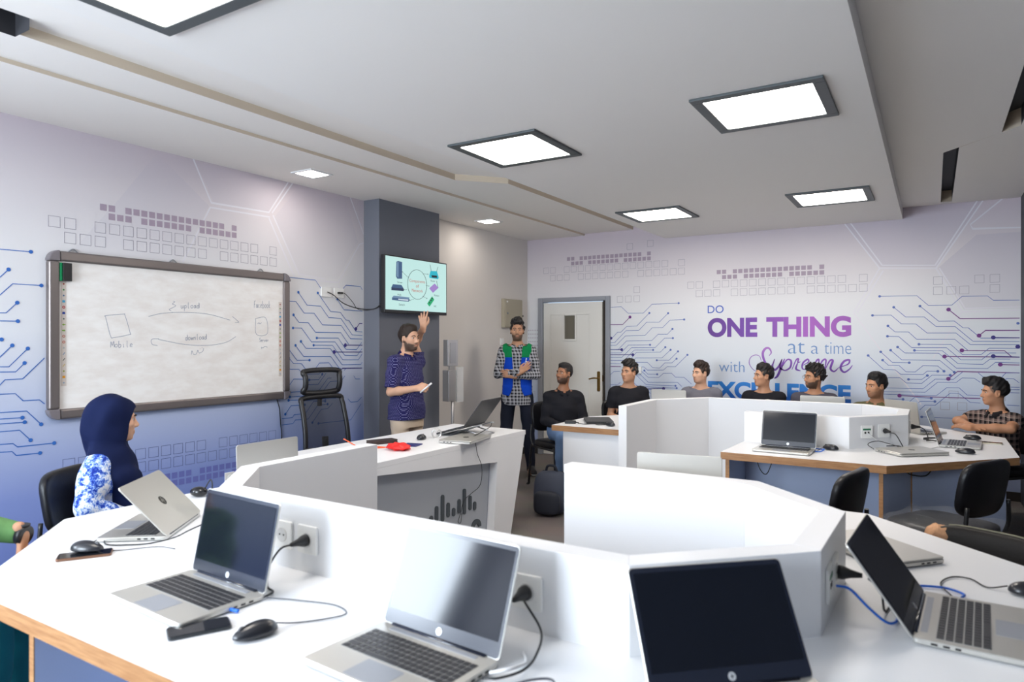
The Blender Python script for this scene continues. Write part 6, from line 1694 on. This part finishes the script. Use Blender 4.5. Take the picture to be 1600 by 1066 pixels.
# man in the black shirt by the door
seated_man('bearded man in a long-sleeved black shirt sitting nearest the door', -3.21, 6.20, -50, 1.262, 40, 7, 0, S_brown, H_black,
    dict(mat=cloth('black_shirt_cloth', (.012, .012, .016)), sleeve=1.95, neck='collar', wrinkle=.005, g=.012), k=.86, beard=.85, top=.008, side=.003, fade=.75, hairline=.064, curl=.0015, seed=1, gaze=(.5, .3), tm=J_blue, fat=1.0, sw=.152,
    arms={1: (V3(.195, .04, .685), V3(.09, .27, .655)), -1: (V3(-.20, .05, .685), V3(-.10, .28, .655))})
seated_man('young man in a black T-shirt with tousled hair sitting right of the door', -2.73, 6.76, -55, 1.288, 38, 3, 0, S_wheat, H_black,
    dict(mat=cloth('black_jersey', (.013, .013, .017)), sleeve=.66, neck='crew', wrinkle=.004), top=.030, side=.006, fade=.55, curl=.007, freq=85, quiff=.012, seed=2, gaze=(-.3, .1), jaw=.94, fat=.93)
seated_man('man in a grey T-shirt with a moustache sitting left of the printed lettering', -2.11, 7.26, -80, 1.270, 46, 0, 0, S_fair, H_brown,
    dict(mat=cloth('grey_jersey', srgb(112, 112, 122)), sleeve=.66, neck='crew', wrinkle=.004), top=.024, side=.006, fade=.7, beard=.45, goatee=True, quiff=.008, curl=.004, seed=3, gaze=(.4, 0), sw=.158)
seated_man('young man in a black T-shirt looking left, sitting in front of the printed lettering', -1.475, 7.29, -88, 1.252, 60, 2, 0, S_wheat, H_black,
    dict(mat=MATS['black_jersey'], sleeve=.66, neck='crew', wrinkle=.004), top=.024, side=.005, fade=.7, curl=.004, seed=4, gaze=(.3, 0), jaw=.92, fat=.95)
seated_man('bearded man with glasses in a dark grey T-shirt, sitting before the printed lettering', -.995, 7.29, -90, 1.258, 56, 0, 0, S_tan, H_black,
    dict(mat=cloth('charcoal_jersey', srgb(74, 72, 82)), sleeve=.66, neck='crew', wrinkle=.004), top=.032, side=.014, beard=.9, curl=.008, freq=95, seed=5, gaze=(.3, 0), glasses=True)
seated_man('man in an olive shirt with short black hair behind the corner of the far partition', -.455, 7.33, -100, 1.186, 46, -3, 0, S_tan, H_black,
    dict(mat=cloth('olive_cloth', srgb(98, 96, 68)), sleeve=.7, neck='collar', wrinkle=.005), k=.94, top=.016, side=.008, fade=.4, beard=.4, curl=.003, seed=6, gaze=(.3, .1))
M_plaid2 = plaid('black_beige_check', srgb(132, 112, 106), (.012, .010, .012), srgb(176, 160, 150), p=.045, wd=.55, wl=.07)
seated_man('young man in a dark checked polo with folded arms near the right edge', .45, 6.88, -134, 1.190, 70, -2, 0, S_tan, H_black,
    dict(mat=M_plaid2, sleeve=.64, neck='polo', collar=cloth('black_collar', (.014, .012, .014)), wrinkle=.004), top=.024, side=.005, fade=.7, k=.87, quiff=.012, curl=.003, seed=7, gaze=(.3, 0), jaw=.95, res=.006,
    arms={1: (V3(.235, .15, .81), V3(.01, .27, .80)), -1: (V3(-.24, .15, .80), V3(-.02, .33, .792))},
    hands={1: dict(d=(-1, .05, .05), n=(0, -.3, -1), side=1, curl=(.12, .14, .16, .2)), -1: dict(d=(1, -.1, .05), n=(0, -.3, -1), side=-1, curl=(.12, .14, .16, .2))})
# ---- presenter
pr, pi_ = person('bearded man in a navy dotted polo standing and pointing up at the television', -4.005, 4.70, 0, dict(H=1.632, seated=False, k=.93, neckdrop=.318, res=.005, cres=.006, head=(-6, 0, 0), skin=S_fair, hair_mat=H_brown,
    shirt=dict(mat=dotted('navy_dotted_pique', srgb(36, 34, 84), srgb(124, 124, 166), 82, .24), collar=cloth('navy_collar', srgb(34, 30, 80)), sleeve=.86, neck='polo', wrinkle=.004, g=.014, hem=.795, name='polo_shirt'), trousers=dict(mat=J_beige, g=.004), sw=.156, fat=1.04, beard=.9, top=.014, side=.008, fade=.3, curl=.002, seed=8, gaze=(-.3, .1), jaw=1.06,
    arms={1: (V3(.215, .00, 1.045), V3(.18, .25, 1.085)), -1: (V3(-.26, -.12, 1.46), V3(-.175, .045, 1.61))},
    hands={1: dict(d=(-.25, 1, .12), n=(-.85, .1, -.3), side=1, curl=(1.0, 1.05, 1.1, 1.1), thumb=.9), -1: dict(d=(.10, .06, 1), n=(-.77, -.64, 0), side=-1, curl=(.1, .35, .45, .5), spread=.24, thumb=.1, straight=(0,))}))
mk = thing('marker_pen', 'white marker pen held in the right hand of the pointing man', 'pen', (-4.005 + .36, 4.70 - .168, 1.098), R(20))
b = MB(); b.tube([(-.055, 0, -.045), (.015, 0, .012)], .0075); b.build('barrel', mat('white_gloss_plastic', (.82, .82, .84), .25), mk)
b = MB(); b.tube([(.015, 0, .012), (.045, 0, .036)], .0082); b.build('cap', MATS['white_gloss_plastic'], mk)
# ---- man in the vest
M_plaid1 = plaid('grey_black_check', srgb(150, 150, 156), (.014, .014, .018), srgb(200, 200, 204), p=.036, wd=.46, wl=.10)
vm, vi = person('bearded man in a blue and green vest standing with crossed arms by the alcove wall', -3.97, 6.55, -62, dict(H=1.738, seated=False, k=.95, neckdrop=.35, res=.006, cres=.0065, head=(3, 2, 0), skin=S_wheat, hair_mat=H_black,
    shirt=dict(mat=M_plaid1, sleeve=1.92, neck='collar', wrinkle=.004, g=.012, hem=.775), vest=dict(hem=.86, yoke=.082, mats=[cloth('blue_vest_cloth', srgb(10, 66, 184)), cloth('green_vest_cloth', srgb(10, 124, 70))]),
    trousers=dict(mat=J_navy, g=.010), sw=.158, fat=.98, beard=.8, top=.030, side=.006, fade=.6, curl=.009, freq=80, quiff=.010, seed=9, jaw=.97, sole=True, toe=14, shoe_mat=mat('black_trainer', (.014, .014, .016), .6),
    legs={s: (V3(s * .095, 0, .86), V3(s * .125, .02, .5), V3(s * .15, -.01, .085)) for s in (-1, 1)},
    arms={1: (V3(.212, .085, 1.115), V3(-.045, .222, 1.145)), -1: (V3(-.215, .085, 1.105), V3(.04, .185, 1.10))},
    hands={1: dict(d=(-.75, -.05, .62), n=(.3, -.9, -.1), side=1, curl=(.2, .25, .3, .35), thumb=.3), -1: dict(d=(.95, -.05, .25), n=(-.1, -1, .1), side=-1, curl=(.25, .3, .3, .35), thumb=.2)}))
vest_o = [c for c in vm.children if c.name.startswith('vest')][0]
cv = np.empty(len(vest_o.data.vertices) * 3, F32); vest_o.data.vertices.foreach_get('co', cv); cv = cv.reshape(-1, 3)
def vest_y(x, z):
    d = (cv[:, 0] - x) ** 2 + (cv[:, 2] - z) ** 2 + (cv[:, 1] < 0) * 1.0
    return cv[np.argsort(d)[:6], 1].max() + .003
b = MB(); ex, ez = -.105, vi['zs'] - .125
for pts in ([(-.004, .035), (.006, .037), (.008, .022), (-.002, .012), (.012, -.004), (.020, -.012), (-.018, -.012), (-.008, .0), (-.006, .018)], [(-.034, -.018), (.034, -.018), (.034, -.023), (-.034, -.023)], [(-.028, -.028), (.028, -.028), (.028, -.032), (-.028, -.032)]):
    b.poly([(ex - u, vest_y(ex - u, ez + w), ez + w) for u, w in pts], 0); b.f.append(b.f[-1][::-1]); b.m.append(0); b.sm.append(False)
b.build('emblem', mat('white_vest_print', (.8, .82, .86), .6), vest_o)
# ---- woman in the headscarf
wyaw = 40; wx, wy = -3.555, 1.87
thc = math.degrees(math.atan2(-wy, -wx)); whead = thc + 101 - wyaw
WH = 1.205
wm, wi = person('woman in a navy headscarf and white blouse with blue flowers sitting by the whiteboard', wx, wy, wyaw, dict(H=WH, k=.93, neckdrop=.33, res=.005, cres=.006, head=(whead, -2, 0), skin=S_fair, hair_mat=H_brown, hair='none', top=.0, sw=.136, fat=.96, hx=0,
    shirt=dict(mat=floral('blue_floral_print'), sleeve=1.9, neck='crew', wrinkle=.006, g=.020, name='blouse'), trousers=dict(mat=J_navy), jaw=.92, seed=10,
    arms={1: (V3(.225, .0, .70), V3(.09, .22, .60)), -1: (V3(-.22, .0, .70), V3(-.08, .23, .60))}))
f = Field(V3(-.34, -.32, .55), V3(.34, .36, 1.36), .006)
hd, HM = wi['head'], wi['HM']; TT = lambda x_, y_, z_: hd + HM @ (V3(x_, y_, z_) * .95)
f.ell(TT(0, -.024, .030), (.099, .118, .106), HM, .02)
f.ell(TT(0, -.050, -.045), (.090, .100, .100), HM, .04)
zs_ = wi['zs']
f.loft([(0, .03, zs_ - .05, .125, .105), (0, .01, zs_ + .03, .112, .098), (0, -.005, zs_ + .09, .092, .090), (0, -.01, hd[2] - .05, .088, .088)], .05)
# tail of the scarf falling over the chest
f.chain([V3(.03, .06, zs_ + .02), V3(.055, .105, zs_ - .08), V3(.06, .125, zs_ - .18), V3(.055, .135, zs_ - .27)], [.062, .060, .052, .046], .04)
f.chain([V3(.09, .0, zs_ + .05), V3(.10, .06, zs_ - .06), V3(.085, .11, zs_ - .18)], [.055, .050, .042], .04)
f.ell(TT(0, .118, -.030), (.070, .094, .094), HM, .012, True)
Mh = HM.T
f.add(lambda X, Y, Z: .0035 * np.sin(38 * X + 26 * Z + 3 * np.sin(9 * Y)) + .003 * np.sin(60 * Y - 22 * Z + 20 * X))
me, _ = f.mesh('headscarf', cloth('navy_scarf_cloth', srgb(12, 24, 62)), 1)
o = bpy.data.objects.new('headscarf', me); COL.objects.link(o); o.parent = wm
# ---- person cut off by the left edge
gp, gi = person('person in green top and teal trousers cut off by the left photo edge', -3.07, .80, 46, dict(H=1.25, res=.0065, head=(10, 0, 0), skin=S_wheat, hair_mat=H_black,
    shirt=dict(mat=mat('green_striped_jersey', srgb(86, 128, 74), .85, var=.25, vscale=30), sleeve=1.9, neck='crew', wrinkle=.006, g=.016), trousers=dict(mat=cloth('teal_cloth', srgb(12, 92, 100)), g=.016), seed=11,
    arms={1: (V3(.20, .0, .72), V3(.10, .22, .665)), -1: (V3(-.25, .19, .80), V3(-.175, .405, .768))}, hands={-1: dict(d=(-.25, .15, -1), n=(.3, -.8, -.2), side=-1)}))
w_, e_ = np.array((-.175, .405, .768)), np.array((-.25, .19, .80)); dd = (w_ - e_) / np.linalg.norm(w_ - e_); p_ = w_ + dd * .010
Mw = Matrix.Translation(Vector(p_)) @ Vector(dd).to_track_quat('Z', 'Y').to_matrix().to_4x4()
b = MB(); b.lathe([(.033, -.012), (.036, -.012), (.036, .012), (.033, .012)], (0, 0, 0), 24, 0, Mw); b.build('watch_strap', M_black, gp)
b = MB(); b.lathe([(.018, 0), (.018, .01)], (0, 0, 0), 18, 0, Mw @ Matrix.Translation((0, .033, 0)) @ Matrix.Rotation(R(-90), 4, 'X')); b.build('watch_case', M_black, gp)
